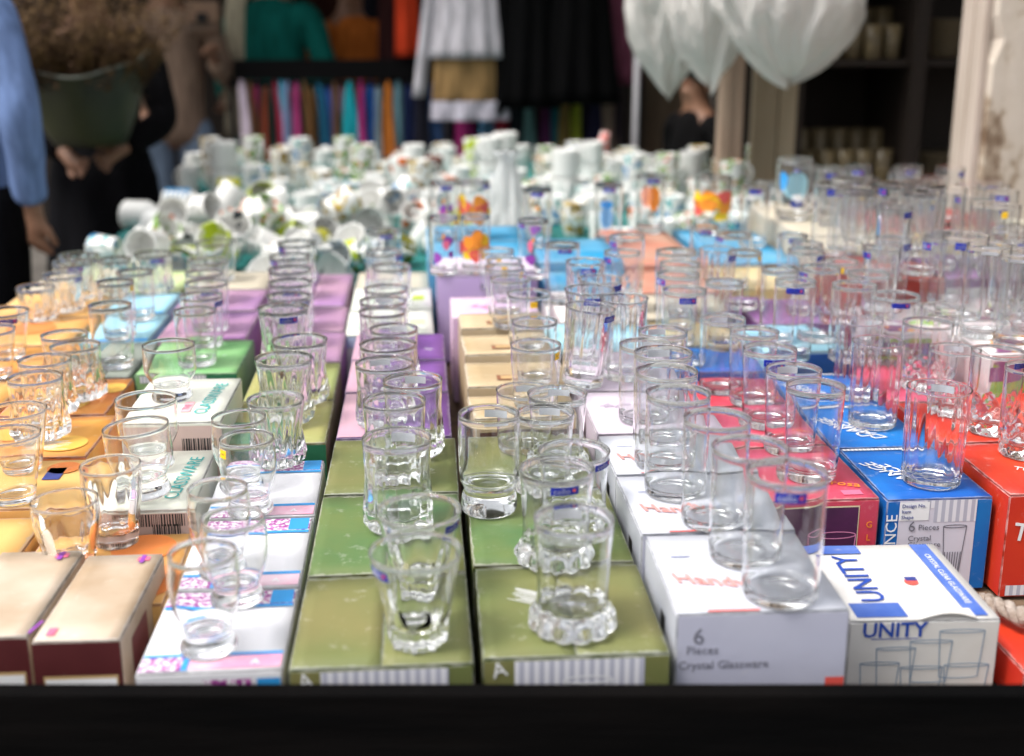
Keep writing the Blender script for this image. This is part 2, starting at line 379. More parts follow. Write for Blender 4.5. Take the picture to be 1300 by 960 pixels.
# ------------------------------------------------------------------ cardboard boxes
BOXES = []
def card(name, c, c2=None, scale=9, scuff=0.25, rough=0.55, stretch=(1, 1, 1)):
    return mat('card_'+name, c, rough, c2, scale, 0.4, 0.12, 40, 0, scuff, stretch=stretch)
def edge_of(c):
    k = tuple(round(0.45*x + 0.30, 2) for x in c)
    return mat('worn_edge_%d_%d_%d' % tuple(int(x*100) for x in k), k, 0.85, tuple(x*0.55 for x in c), 60)
STY = {
 'olive':   ((0.128, 0.156, 0.066), (0.205, 0.192, 0.092), 5), 'green': ((0.185, 0.195, 0.075), (0.070, 0.155, 0.070), 5),
 'olive_green': ((0.36, 0.33, 0.15), (0.30, 0.34, 0.16), 6), 'floral': ((0.78, 0.78, 0.82), None, 6),
 'purple':  ((0.17, 0.075, 0.27), (0.22, 0.11, 0.33), 6), 'mauve': ((0.42, 0.27, 0.35), (0.32, 0.19, 0.36), 5),
 'palegreen': ((0.70, 0.74, 0.66), (0.78, 0.78, 0.74), 7), 'cream': ((0.56, 0.46, 0.33), (0.40, 0.31, 0.20), 9),
 'pinkwhite': ((0.72, 0.55, 0.66), (0.62, 0.45, 0.66), 7), 'lavender': ((0.48, 0.36, 0.62), (0.56, 0.46, 0.68), 7),
 'white':   ((0.52, 0.54, 0.61), (0.57, 0.585, 0.64), 6), 'lavwhite': ((0.56, 0.49, 0.58), (0.62, 0.56, 0.64), 6),
 'rose':    ((0.55, 0.075, 0.10), (0.46, 0.10, 0.16), 6), 'blue': ((0.02, 0.10, 0.38), (0.02, 0.17, 0.46), 6),
 'tulip':   ((0.58, 0.08, 0.05), (0.50, 0.055, 0.045), 6), 'unity': ((0.77, 0.76, 0.75), (0.70, 0.68, 0.65), 10),
 'orange':  ((0.72, 0.33, 0.075), (0.76, 0.46, 0.15), 6), 'orange_deep': ((0.72, 0.20, 0.05), (0.74, 0.34, 0.06), 7),
 'glassware': ((0.80, 0.80, 0.74), (0.70, 0.72, 0.64), 8), 'maroon': ((0.62, 0.54, 0.46), (0.36, 0.27, 0.19), 7),
 'leafgreen': ((0.13, 0.36, 0.14), (0.30, 0.46, 0.25), 6), 'skyblue': ((0.42, 0.66, 0.76), (0.34, 0.60, 0.74), 7),
 'grey':    ((0.20, 0.22, 0.20), (0.30, 0.33, 0.29), 7), 'yellowgreen': ((0.45, 0.55, 0.28), (0.56, 0.62, 0.40), 7),
 'butter':  ((0.62, 0.48, 0.20), (0.66, 0.56, 0.36), 7), 'salmon': ((0.48, 0.20, 0.15), (0.44, 0.28, 0.22), 7),
 'plum':    ((0.16, 0.07, 0.20), (0.24, 0.13, 0.26), 7), 'fruit': ((0.76, 0.72, 0.72), (0.70, 0.64, 0.66), 7),
 'azure':   ((0.05, 0.26, 0.46), (0.16, 0.34, 0.48), 7), 'brick': ((0.40, 0.08, 0.07), (0.34, 0.07, 0.06), 7), 'sand': ((0.55, 0.50, 0.42), (0.48, 0.44, 0.36), 7),
}
STRIPE = stripe_mat('fine_stripes', (0.74, 0.74, 0.80), (0.45, 0.46, 0.56), 36)
STRIPE_D = stripe_mat('fine_stripes_dense', (0.78, 0.78, 0.83), (0.40, 0.45, 0.52), 60)
FLORAL = spot_mat('purple_blossom_print', (0.82, 0.80, 0.84), [((0.30, 0.02, 0.26), 170, 0.49, 0.53, 0.0), ((0.55, 0.20, 0.48), 240, 0.57, 0.60, 3.0)], 0.4)
PINKGRAD = mat('pink_print', (0.78, 0.30, 0.46), 0.4, (0.82, 0.62, 0.72), 25)

def satur(c, k=1.22):
    l = .3*c[0] + .55*c[1] + .15*c[2]
    return tuple(max(.004, l + (q-l)*k) for q in c)

def box(style, x0, x1, y0, y1, zt, label, group, zb=None, rz=None, seam='auto', flaps=True, deco=True):
    zb = TZ + 0.0045 if zb is None else zb
    c, c2, sc = STY[style]
    ks = .98 if 'orange' in style else 1.22; c = satur(c, ks); c2 = satur(c2, ks) if c2 else None
    W, D, H = x1-x0-0.002, y1-y0-0.002, zt-zb
    rz = radians(RND.uniform(-0.6, 0.6)) if rz is None else radians(rz)
    t = thing('cardboard_box', label, 'box', ((x0+x1)/2, (y0+y1)/2, zb), rz, group)
    m = card(style, c, c2, sc); e = edge_of(c); mf = mat('card_lid_'+style, c, .55, c2, sc, .4, .22, 26, 0, .4, wear=tuple(.5*q+.27 for q in c))
    if seam == 'auto': seam = 'Y' if style in ('olive', 'green', 'olive_green', 'mauve', 'leafgreen', 'grey') else None
    me = box_mesh('body', -W/2, W/2, -D/2, D/2, 0, H-0.0014)
    bm = bmesh.new(); bm.from_mesh(me)
    bmesh.ops.bevel(bm, geom=bm.edges[:], offset=0.0016, segments=2, affect='EDGES', material=1)
    bm.to_mesh(me); bm.free(); me.materials.append(m); me.materials.append(e)
    obj('body', me, None, t)
    g = 0.00025
    if seam == 'Y': rects = [(-W/2+0.001, -g, -D/2+0.001, D/2-0.001), (g, W/2-0.001, -D/2+0.001, D/2-0.001)]
    elif seam is None: rects = [(-W/2+0.001, W/2-0.001, -D/2+0.001, D/2-0.001)]
    else: rects = [(-W/2+0.001, W/2-0.001, -D/2+0.001, -g), (-W/2+0.001, W/2-0.001, g, D/2-0.001)]
    for (a, b, c_, d) in rects:
        nu, nv = 7, 7; bow = RND.uniform(-.0001, .0004); twist = RND.uniform(-.0006, .0006)
        pts = [(a+(b-a)*i/(nu-1), c_+(d-c_)*j/(nv-1), H-.00065 + bow*sin(pi*i/(nu-1))*sin(pi*j/(nv-1)) + twist*(i/(nu-1)-.5)*(j/(nv-1)-.5)*2) for j in range(nv) for i in range(nu)]
        fm = mesh('flap', *sheet_solid(pts, nu, nv, .0011), False); ne = 2*(nu-1)*(nv-1)
        fm.materials.append(mf); fm.materials.append(e)
        for q_, p_ in enumerate(fm.polygons): p_.use_smooth = q_ < ne; p_.material_index = 0 if q_ < ne else 1
        obj('flap', fm, None, t); continue
        bm = bmesh.new(); bm.from_mesh(fm); bmesh.ops.bevel(bm, geom=bm.edges[:], offset=0.0004, segments=1, affect='EDGES', material=1)
        bm.to_mesh(fm); bm.free(); fm.materials.append(m); fm.materials.append(e)
        obj('flap', fm, None, t)
    t['_wdh'] = (W, D, H)
    BOXES.append((x0, x1, y0, y1, zt, t))
    return t

def dims(t): return tuple(t['_wdh'])
def quad_top(t, u0, u1, v0, v1, m, name='printed_panel', lift=0.0005):
    lift += .0007
    W, D, H = dims(t); x0, x1, y0, y1 = (u0-.5)*W, (u1-.5)*W, (v0-.5)*D, (v1-.5)*D; z = H+lift
    return obj(name, mesh(name, [(x0,y0,z),(x1,y0,z),(x1,y1,z),(x0,y1,z)], [(0,1,2,3)]), m, t)
def quad_front(t, u0, u1, v0, v1, m, name='printed_panel', lift=0.0005):
    W, D, H = dims(t); x0, x1, z0, z1 = (u0-.5)*W, (u1-.5)*W, v0*H, v1*H; y = -D/2-lift
    return obj(name, mesh(name, [(x0,y,z0),(x1,y,z0),(x1,y,z1),(x0,y,z1)], [(0,1,2,3)]), m, t)
def quad_left(t, u0, u1, v0, v1, m, name='printed_panel', lift=0.0005):
    W, D, H = dims(t); y0, y1, z0, z1 = (u0-.5)*D, (u1-.5)*D, v0*H, v1*H; x = -W/2-lift
    return obj(name, mesh(name, [(x,y1,z0),(x,y0,z0),(x,y0,z1),(x,y1,z1)], [(0,1,2,3)]), m, t)
def txt_top(t, s, u, v, size, m, rot=0.0, shear=0.0, lift=0.0008, spacing=1.0, bold=0.0):
    lift += .0007; W, D, H = dims(t)
    me = text_mesh(s, size, 'CENTER', shear, spacing, bold).copy(); me.materials.clear()
    return obj('lettering', me, m, t, ((u-.5)*W, (v-.5)*D, H+lift), (0, 0, radians(rot)))
def txt_front(t, s, u, v, size, m, rot=0.0, align='CENTER', shear=0.0, lift=0.0008, spacing=1.0, bold=0.0):
    W, D, H = dims(t)
    me = text_mesh(s, size, align, shear, spacing, bold).copy(); me.materials.clear()
    o = obj('lettering', me, m, t, ((u-.5)*W, -D/2-lift, v*H)); o.rotation_euler = (Matrix.Rotation(pi/2, 3, 'X') @ Matrix.Rotation(radians(rot), 3, 'Z')).to_euler()
    return o
def outline_front(t, strokes, m, wdt=0.0008, name='line_drawing', lift=0.0009):
    """flat ribbon line art on the front face: strokes = lists of (u,v) points"""
    W, D, H = dims(t); v, f = [], []
    for st in strokes:
        P = [Vector(((a-.5)*W, b*H)) for a, b in st]
        for a, b in zip(P[:-1], P[1:]):
            d = b-a
            if d.length < 1e-6: continue
            n = Vector((-d.y, d.x)).normalized()*wdt/2; d = d.normalized()*wdt/3; o = len(v)
            for q in (a-d-n, b+d-n, b+d+n, a-d+n): v.append((q.x, -D/2-lift, q.y))
            f.append((o, o+1, o+2, o+3))
    return obj(name, mesh(name, v, f), m, t)
def glass_outline(cx, y0, y1, w, squash=0.12, taper=0.85):
    el = [[(cx + w/2*cos(a*pi/8), y1 + w*squash*sin(a*pi/8)) for a in range(17)]]
    el.append([(cx - w/2, y1), (cx - w/2*taper, y0)]); el.append([(cx + w/2, y1), (cx + w/2*taper, y0)])
    el.append([(cx + w/2*taper*cos(pi + a*pi/8), y0 + w*squash*taper*sin(pi + a*pi/8)) for a in range(9)])
    return el

def barcode_front(t, u0, u1, v0, v1, m=INK_BLACK):
    W, D, H = dims(t); v, f = [], []; x = u0; y = -D/2-0.0009; rr = random.Random(3)
    while x < u1:
        bw = rr.choice((0.006, 0.01, 0.016)); o = len(v)
        v += [((x-.5)*W, y, v0*H), ((min(x+bw, u1)-.5)*W, y, v0*H), ((min(x+bw, u1)-.5)*W, y, v1*H), ((x-.5)*W, y, v1*H)]; f.append((o, o+1, o+2, o+3)); x += bw + rr.choice((0.008, 0.014))
    return tag(obj('barcode', mesh('barcode', v, f), m, t), kind='stuff')

def deco_olive(t, letter=True):
    quad_front(t, 0.17, 0.86, 0.0, 0.97, STRIPE); 
    txt_front(t, 'A', 0.09, 0.90, 0.020, INK_WHITE, 14)
    outline_front(t, glass_outline(0.56, 0.30, 0.80, 0.26), INK_WHITE, 0.0012)
    txt_front(t, '6', 0.25, 0.72, 0.016, INK_NAVY)
def deco_green(t):
    deco_olive(t); txt_top(t, 'CRYSTALWARE', 0.52, 0.52, 0.0085, INK_WHITE, 90)
def brush_top(t, u, v, s=1.0, rot=0.0):
    me = bpy.data.meshes.get('brush_mark')
    if me is None:
        v_, f_ = [], []; rr = random.Random(8)
        for k in range(9):
            y = -0.010 + k*0.0024; a = -0.012 + rr.uniform(-0.006, 0.006); b = 0.012 + rr.uniform(-0.005, 0.008); h = rr.uniform(0.0005, 0.0011); o = len(v_)
            v_ += [(a, y-h*0.3, 0), (b, y-h+0.001, 0), (b+0.002, y+h*0.5+0.001, 0), (a+0.002, y+h, 0)]; f_.append((o, o+1, o+2, o+3))
        me = mesh('brush_mark', v_, f_)
    W, D, H = dims(t)
    return tag(obj('brush_print', me, INK_WHITE, t, ((u-.5)*W, (v-.5)*D, H+0.0013), (0, 0, radians(rot)), (s, s, 1)), kind='stuff')

G_OL = 'olive green boxes at the front'
b = box('olive', -0.120, 0.039, 0.917, 1.090, 0.900, 'olive box with striped front holding the frontmost conical glass', G_OL); deco_olive(b)
b = box('green', -0.120, 0.039, 1.094, 1.300, 0.900, 'green and olive box directly behind the frontmost olive box', G_OL); deco_green(b)
b = box('olive', -0.119, 0.040, 1.304, 1.492, 0.900, 'olive box between the green box and the purple boxes', G_OL); deco_olive(b); brush_top(b, .72, .35, .8)
b = box('olive', 0.045, 0.211, 0.922, 1.100, 0.900, 'olive box beside the white box, under the front petal-footed glass', G_OL); deco_olive(b); brush_top(b, .30, .62, 1.2, -30); brush_top(b, .42, .47, 1.0)
b = box('green', 0.045, 0.211, 1.104, 1.302, 0.900, 'green box carrying the heavy-footed tumbler beside the white boxes', G_OL); deco_green(b)
b = box('olive', 0.045, 0.211, 1.306, 1.494, 0.900, 'olive box just in front of the cream and maroon boxes', G_OL); deco_olive(b)

def deco_floral(t, front=False):
    for (v0, v1, m) in ((0.80, 0.985, FLORAL), (0.765, 0.80, INK_SKY), (0.165, 0.20, INK_SKY), (0.02, 0.16, PINKGRAD)):
        quad_top(t, 0.35 if m is PINKGRAD else 0.02, 0.98, v0, v1, m)
    quad_top(t, 0.02, 0.30, 0.01, 0.16, FLORAL, lift=0.0007); quad_top(t, 0.30, 0.345, 0.01, 0.16, INK_SKY, lift=0.0007)
    quad_top(t, 0.80, 0.97, 0.805, 0.985, INK_SKY, lift=0.0009)
    o = quad_top(t, 0.30, 0.40, 0.52, 0.60, INK_SKY); o.rotation_euler = (0, 0, 0.4)
    txt_top(t, 'A', 0.80, 0.08, 0.012, INK_WHITE, 0)
    quad_front(t, 0.45, 0.80, 0.3, 0.93, FLORAL); quad_front(t, 0.82, 0.98, 0.3, 0.93, INK_SKY)
G_FL = 'white boxes with purple blossom print'
for i, (y0, y1) in enumerate(((0.928, 1.078), (1.082, 1.252), (1.256, 1.432))):
    b = box('floral', -0.250, -0.124, y0, y1, 0.895, ('frontmost', 'middle', 'rearmost')[i] + ' of three white boxes printed with purple blossoms and blue lines', G_FL)
    deco_floral(b)

# boxes behind the blossom boxes
G_MV = 'mauve and olive boxes left of the purple ones'
b = box('olive_green', -0.262, -0.128, 1.482, 1.664, 0.900, 'yellowish olive box with dark green front behind the blossom boxes', G_MV); quad_front(b, 0, 1, .5, .98, INK_GREEN); quad_front(b, .3, .8, .9, .975, STRIPE_D, lift=.0009); quad_top(b, 0.02, 0.55, 0.02, 0.5, card('deepgreen', (0.06, 0.20, 0.09)), lift=.0004)
b = box('olive_green', -0.262, -0.130, 1.668, 1.862, 0.900, 'second yellowish olive box, under the flared tumblers', G_MV)
b = box('mauve', -0.264, -0.132, 1.866, 2.06, 0.900, 'mauve box behind the yellowish olive boxes', G_MV)
b = box('mauve', -0.270, -0.138, 2.064, 2.25, 0.900, 'mauve box in the middle of the flared tumbler row', G_MV)
b = box('mauve', -0.285, -0.146, 2.254, 2.56, 0.900, 'rearmost mauve box next to the heap of mugs', G_MV)
b = box('leafgreen', -0.446, -0.288, 1.815, 2.015, 0.900, 'bright green box under the first small straight tumblers', 'boxes on the left side'); quad_front(b, .05, .7, .88, .98, STRIPE_D); quad_front(b, .7, 1, .88, .98, INK_GREEN, lift=.0009); brush_top(b, .78, .5, .25)
b = box('mauve', -0.458, -0.302, 2.02, 2.23, 0.900, 'mauve box directly behind the bright green box', 'boxes on the left side'); quad_top(b, .70, .98, .02, .05, INK_PURPLE)
b = box('mauve', -0.470, -0.310, 2.235, 2.42, 0.900, 'far mauve box holding the rear small straight tumblers', 'boxes on the left side')
b = box('sand', -0.480, -0.315, 2.425, 2.60, 0.900, 'pale box before the heap of white mugs', 'boxes on the left side')
b = box('grey', -0.530, -0.450, 1.805, 2.01, 0.900, 'dark grey box beside the bright green box', 'boxes on the left side')
b = box('skyblue', -0.585, -0.468, 2.015, 2.215, 0.900, 'light blue box under the slim tumblers', 'boxes on the left side'); quad_top(b, .02, .98, .02, .10, INK_SKY)
b = box('skyblue', -0.600, -0.480, 2.22, 2.40, 0.900, 'second light blue box, farther back', 'boxes on the left side'); quad_top(b, .02, .98, .02, .08, INK_SKY)
b = box('yellowgreen', -0.625, -0.485, 2.405, 2.62, 0.900, 'yellow-green box just before the mugs', 'boxes on the left side')

# white boxes lettered CLASSWARE
def deco_class(t):
    txt_top(t, 'CLASSWARE', 0.80, 0.50, 0.024, INK_TEAL, 86); txt_top(t, 'THE', 0.60, 0.30, 0.012, INK_PINK, 86); quad_top(t, 0.55, 0.65, 0.2, 0.42, card('pinkpatch', (0.80, 0.45, 0.50)), lift=.0004)
    quad_front(t, 0.02, 0.99, 0.0, 0.965, card('pinkfront', (0.62, 0.47, 0.43), (0.56, 0.42, 0.38)))
    barcode_front(t, 0.62, 0.90, 0.55, 0.86)
    for k in range(4): txt_front(t, ('manufactured by', 'Crystal Glassware', 'Industrial Estate', 'Pieces inside 6')[k], 0.68, 0.42-0.09*k, 0.0055, INK_BLACK)
b = box('glassware', -0.385, -0.257, 1.462, 1.655, 0.940, 'taller white box lettered CLASSWARE with barcode on pink front', 'white CLASSWARE boxes'); deco_class(b)
b = box('glassware', -0.372, -0.262, 1.262, 1.456, 0.905, 'lower white box lettered CLASSWARE under the two bulbous glasses', 'white CLASSWARE boxes'); deco_class(b); barcode_front(b, 0.2, 0.95, .84, .96)

# orange boxes
def circles_top(t, pts, m):
    W, D, H = dims(t)
    for (u, v, r) in pts:
        vs = [((u-.5)*W + r*cos(a*pi/16), (v-.5)*D + r*sin(a*pi/16), H+0.0012) for a in range(32)]
        vs = [(min(max(x, -W/2), W/2), min(max(y, -D/2), D/2), z) for x, y, z in vs]
        obj('printed_circle', mesh('printed_circle', vs, [tuple(range(32))]), m, t)
ORD = card('orange_spot', (0.74, 0.22, 0.05))
b = box('orange', -0.420, -0.258, 1.085, 1.255, 0.880, 'yellow-orange box with printed orange circles behind the maroon box', 'orange boxes on the left'); circles_top(b, [(.72, .78, .034), (.80, .30, .040), (.45, .5, .02)], ORD)
b = box('orange', -0.600, -0.424, 1.085, 1.29, 0.890, 'yellow-orange box under the octagonal tulip glasses', 'orange boxes on the left')
b = box('orange', -0.585, -0.380, 1.295, 1.452, 0.898, 'yellow-orange box behind the octagonal tulip glasses', 'orange boxes on the left'); circles_top(b, [(.2, .3, .03), (.7, .8, .02)], ORD); o = quad_top(b, .62, .72, .55, .8, INK_NAVY)
b = box('orange_deep', -0.590, -0.424, 1.456, 1.62, 0.900, 'orange box with white brush print under short tumblers', 'orange boxes on the left'); circles_top(b, [(.25, .6, .035), (.75, .3, .03)], card('yel_spot', (0.80, 0.46, 0.08))); brush_top(b, .62, .25, 1.6); quad_front(b, .6, 1, .86, .98, ORD)
b = box('orange_deep', -0.592, -0.442, 1.625, 1.80, 0.900, 'second orange box under short tumblers, touching the grey box', 'orange boxes on the left'); circles_top(b, [(.5, .3, .04), (.85, .7, .025)], card('yel_spot', (0.80, 0.46, 0.08))); quad_front(b, .55, .95, .9, .98, STRIPE_D)
b = box('orange', -0.760, -0.596, 1.40, 1.60, 0.900, 'yellow box at the very left edge with a blue mark', 'orange boxes on the left'); quad_top(b, .7, .9, .3, .45, INK_NAVY)
b = box('orange', -0.765, -0.598, 1.605, 1.80, 0.900, 'second yellow box along the left edge', 'orange boxes on the left'); quad_top(b, .8, .93, .3, .5, INK_NAVY)
b = box('orange_deep', -0.770, -0.560, 1.805, 2.0, 0.900, 'orange box with a white printed figure at the left edge', 'orange boxes on the left'); txt_top(b, '6', .86, .35, .05, INK_WHITE)
b = box('orange', -0.785, -0.596, 2.005, 2.20, 0.900, 'orange box under the flared whisky glasses', 'orange boxes on the left'); circles_top(b, [(.5, .6, .04)], ORD)
b = box('orange', -0.800, -0.610, 2.205, 2.40, 0.900, 'rear orange box in the left column', 'orange boxes on the left')
b = box('sand', -0.800, -0.630, 2.405, 2.62, 0.900, 'pale dusty box in the left rear corner before the teal cloth', 'boxes on the left side')

# the two cream boxes with maroon ends, front left
def deco_maroon(t):
    quad_front(t, 0.0, 1.0, 0.0, 0.985, card('maroon_end', (0.075, 0.012, 0.014), (0.10, 0.018, 0.020), 10, 0.1)); quad_front(t, 0.10, 0.95, 0.0, 0.72, mat('tan_line', (0.50, 0.34, 0.16), .6), lift=.0008); quad_front(t, 0.12, 0.93, 0.0, 0.695, INK_WHITE, lift=.0011)
    o = quad_top(t, .12, .22, .05, .13, INK_PINK); o = quad_top(t, .15, .19, .03, .16, INK_PURPLE, lift=.0008); o.rotation_euler = (0, 0, -.25); quad_top(t, .70, .86, .90, .95, INK_PINK); quad_top(t, .74, .80, .87, .97, INK_PURPLE, lift=.0008)
    if t is not None:
        W, D, H = dims(t); x = W/2+0.0006
        obj('printed_panel', mesh('printed_panel', [(x, -D*.3, H*.35), (x, D*.02, H*.35), (x, D*.02, H*.85), (x, -D*.3, H*.85)], [(0,1,2,3)]), INK_MAROON, t)
b = box('maroon', -0.346, -0.268, 0.972, 1.150, 0.905, 'dusty cream box with maroon end beside the blossom boxes', 'cream boxes with maroon ends', rz=-1.0); deco_maroon(b)
b = box('maroon', -0.435, -0.350, 0.982, 1.162, 0.906, 'dusty cream box with maroon end in the front left corner', 'cream boxes with maroon ends', rz=-1.0); deco_maroon(b)

# purple column and pale boxes behind
for i, (y0, y1) in enumerate(((1.497, 1.692), (1.696, 1.866), (1.870, 2.036))):
    b = box('purple', -0.117, 0.037, y0, y1, 0.900, ('front', 'middle', 'rear')[i] + ' of the three purple boxes in the middle column', 'purple boxes')
    quad_top(b, 0.01, 0.24, 0.01, 0.99, card('pinkstrip', (0.58, 0.37, 0.44), (0.52, 0.31, 0.42))); brush_top(b, .82, .35, .5, -25); 
    quad_front(b, .2, .5, .8, .95, INK_PURPLE)
for i, (y0, y1) in enumerate(((2.040, 2.225), (2.229, 2.42))):
    b = box('palegreen', -0.138, 0.020, y0, y1, 0.898, ('nearer', 'farther')[i] + ' pale green-white box behind the purple boxes', 'pale green boxes'); quad_front(b, 0, 1, .8, .98, card('paleblue_end', (0.45, 0.55, 0.70))); quad_top(b, .65, .9, .4, .6, INK_LIME if i else card('lime', (.62, .7, .4))); quad_top(b, .1, .3, .2, .45, card('palemint', (.52, .68, .55)))
b = box('sand', -0.14, 0.018, 2.425, 2.62, 0.890, 'plain brownish box before the plates of mugs', 'pale green boxes')

# cream boxes with maroon inside edges, pink and lavender boxes
def deco_cream(t):
    quad_front(t, .05, 1, .0, .86, card('maroon_end', (0.10, 0.018, 0.022))); quad_top(t, .30, .55, .22, .42, INK_BROWN); quad_top(t, .34, .51, .26, .38, mat('tan_line', (0.50, 0.34, 0.16), .6), lift=.0009)
for i, (y0, y1, z) in enumerate(((1.502, 1.602, 0.922), (1.614, 1.738, 0.931), (1.752, 1.868, 0.940), (1.884, 1.988, 0.947))):
    b = box('cream', 0.060, 0.208, y0, y1, z, ordinal(i) + ' cream box with a maroon end, counting back from the olive boxes', 'cream and maroon boxes in the middle', rz=RND.uniform(-2, 2)); deco_cream(b)
b = box('pinkwhite', 0.050, 0.210, 1.998, 2.16, 0.936, 'pinkish white box with red print before the lavender box', 'lavender boxes'); txt_top(b, 'Lily', .35, .5, .03, INK_PINK, -20, .3)
b = box('lavender', 0.028, 0.225, 2.255, 2.44, 0.955, 'tall lavender box carrying slim printed glasses', 'lavender boxes'); quad_top(b, .02, .98, .02, .98, card('lavtop', (0.70, 0.60, 0.72))); txt_front(b, 'Lily', .8, .82, .02, INK_PURPLE, -10, shear=.3)
b = box('azure', 0.012, 0.235, 2.446, 2.66, 0.950, 'bright blue box behind the tall lavender box', 'lavender boxes')
b = box('azure', 0.012, 0.235, 2.666, 2.86, 0.950, 'bright blue box under the rear printed glasses', 'lavender boxes')

# white boxes with red print
def deco_white(t):
    quad_left(t, .30, .42, .45, .80, INK_BLACK); txt_top(t, 'Handy', .30, .36, .026, mat('faded_red', (.72, .30, .28), .6), -12, -.45, bold=.0004); quad_top(t, .18, .48, .005, .022, INK_RED, lift=.0006)
    quad_top(t, .10, .22, .68, .69, INK_NAVY)
    quad_front(t, 0.01, 0.99, 0.0, 0.985, card('lilac_front', (0.46, 0.47, 0.60), (0.50, 0.51, 0.63)))
    txt_front(t, '6', .13, .845, .022, INK_GREY); txt_front(t, 'Pieces', .155, .755, .0115, INK_GREY); txt_front(t, 'Crystal Glassware', .28, .655, .0110, INK_GREY); quad_front(t, .88, .99, 0, .55, INK_RED, lift=.0009)
b = box('white', 0.216, 0.372, 0.932, 1.098, 0.930, 'front white box reading 6 Pieces Crystal Glassware, lilac front face', 'white boxes with red lettering', rz=-1.0); deco_white(b)
b = box('white', 0.214, 0.376, 1.102, 1.262, 0.930, 'second white box of the tall tumbler row', 'white boxes with red lettering'); deco_white(b)
b = box('white', 0.214, 0.378, 1.266, 1.400, 0.930, 'third white box of the tall tumbler row, next to the lilac one', 'white boxes with red lettering'); deco_white(b)
b = box('lavwhite', 0.214, 0.380, 1.404, 1.580, 0.930, 'pale lilac box behind the white boxes', 'white boxes with red lettering'); txt_top(b, 'Handy', .28, .6, .020, card('faintlilac', (.5, .42, .55)), 165, .35)
b = box('lavwhite', 0.212, 0.382, 1.584, 1.780, 0.930, 'rear pale lilac box under the leaning octagonal glass', 'white boxes with red lettering')
b = box('skyblue', 0.214, 0.385, 1.784, 1.98, 0.928, 'pale blue box behind the lilac boxes', 'boxes in the right middle')
b = box('fruit', 0.235, 0.390, 1.984, 2.20, 0.928, 'off-white box in the middle behind the pale blue one', 'boxes in the right middle')
b = box('azure', 0.240, 0.400, 2.205, 2.42, 0.928, 'azure box beside the tall lavender box', 'boxes in the right middle')
b = box('azure', 0.245, 0.420, 2.425, 2.70, 0.945, 'azure box behind, under the pear-printed glass', 'boxes in the right middle')

# rose-red boxes
def deco_rose(t):
    quad_front(t, .08, .82, .0, .93, mat('gold_line', (.7, .6, .4), .4)); quad_front(t, .09, .81, .0, .915, card('plum_window', (.05, .012, .05), (.09, .015, .08), 20, .05), lift=.0008)
    outline_front(t, glass_outline(.62, .15, .62, .36, .10), mat('rose_line', (.70, .25, .45), .5), .0012, lift=.0012)
    for k, ch in enumerate('GLASS'): txt_front(t, ch, .915, .72-.14*k, .011, INK_ORANGE, lift=.0012)
    quad_top(t, .70, .88, .06, .14, INK_PINK); txt_top(t, 'rosa', .8, .25, .02, INK_ORANGE, -20)
for i, (y0, y1) in enumerate(((1.246, 1.420), (1.424, 1.590), (1.594, 1.72))):
    b = box('rose', 0.388, 0.520, y0, y1, 0.900, ('front rose-red box with a dark purple window and GLASS printed down its edge', 'middle rose-red box beside the white boxes', 'rear rose-red box beside the white boxes')[i], 'rose-red boxes'); deco_rose(b)
b = box('blue', 0.390, 0.524, 1.724, 1.86, 0.912, 'blue box behind the rose-red boxes', 'blue boxes'); 
b = box('butter', 0.392, 0.530, 1.864, 2.03, 0.915, 'butter-yellow box in the right middle', 'boxes in the right middle')
b = box('sand', 0.395, 0.560, 2.035, 2.23, 0.918, 'cream box under the yellow-stickered glass', 'boxes in the right middle')
b = box('salmon', 0.410, 0.580, 2.235, 2.45, 0.920, 'salmon pink box under the printed glasses', 'boxes in the right middle')
b = box('salmon', 0.425, 0.600, 2.455, 2.90, 0.930, 'long salmon box under the orange printed glasses', 'boxes in the right middle')

# blue DANCE boxes
def deco_blue(t):
    txt_top(t, 'DANCE', .30, .45, .026, INK_WHITE, 118, .3); txt_top(t, 'DANCE', .42, .40, .026, INK_WHITE, 118, .3); quad_top(t, .02, .85, .955, .99, STRIPE_D)
    quad_front(t, .12, .85, .0, .985, card('dance_window', (.62, .60, .70), (.68, .66, .75))); quad_front(t, .35, .85, .90, .985, STRIPE, lift=.0008); quad_front(t, .45, .85, .75, .90, STRIPE, lift=.0008)
    quad_front(t, .12, .40, .775, .97, INK_WHITE, lift=.0011, name='price_label')
    for k, s in enumerate(('Design No.', 'Item', 'Shape')): txt_front(t, s, .14, .93-.06*k, .0062, INK_NAVY, align='LEFT', lift=.0015)
    txt_front(t, '6', .25, .705, .018, INK_GREY, lift=.0012); txt_front(t, 'Pieces', .31, .695, .010, INK_GREY, align='LEFT', lift=.0012)
    txt_front(t, 'Crystal', .22, .58, .0095, INK_GREY, align='LEFT', lift=.0012); txt_front(t, 'Glassware', .22, .51, .0095, INK_GREY, align='LEFT', lift=.0012)
    txt_front(t, 'X-DANCE', .06, .48, .019, INK_WHITE, 90, lift=.0012)
    outline_front(t, glass_outline(.66, .12, .70, .22, .07, .6) + [[(.60+.02*k, .14), (.585+.025*k, .42)] for k in range(7)], INK_GREY, .0011, lift=.0012)
for i, (y0, y1) in enumerate(((1.240, 1.408), (1.412, 1.580), (1.584, 1.74))):
    b = box('blue', 0.525, 0.652, y0, y1, 0.900, ('front blue box lettered DANCE with a picture of a tumbler', 'middle blue box of the DANCE row', 'rear blue box of the DANCE row')[i], 'blue boxes'); deco_blue(b)
b = box('skyblue', 0.535, 0.660, 1.78, 1.95, 0.925, 'pale sky-blue box behind the blue DANCE boxes', 'blue boxes'); quad_front(b, 0, 1, 0, .97, card('bluefront', (.03, .14, .45)))
b = box('plum', 0.575, 0.72, 1.955, 2.15, 0.925, 'dark plum box in the right middle', 'boxes in the right middle')
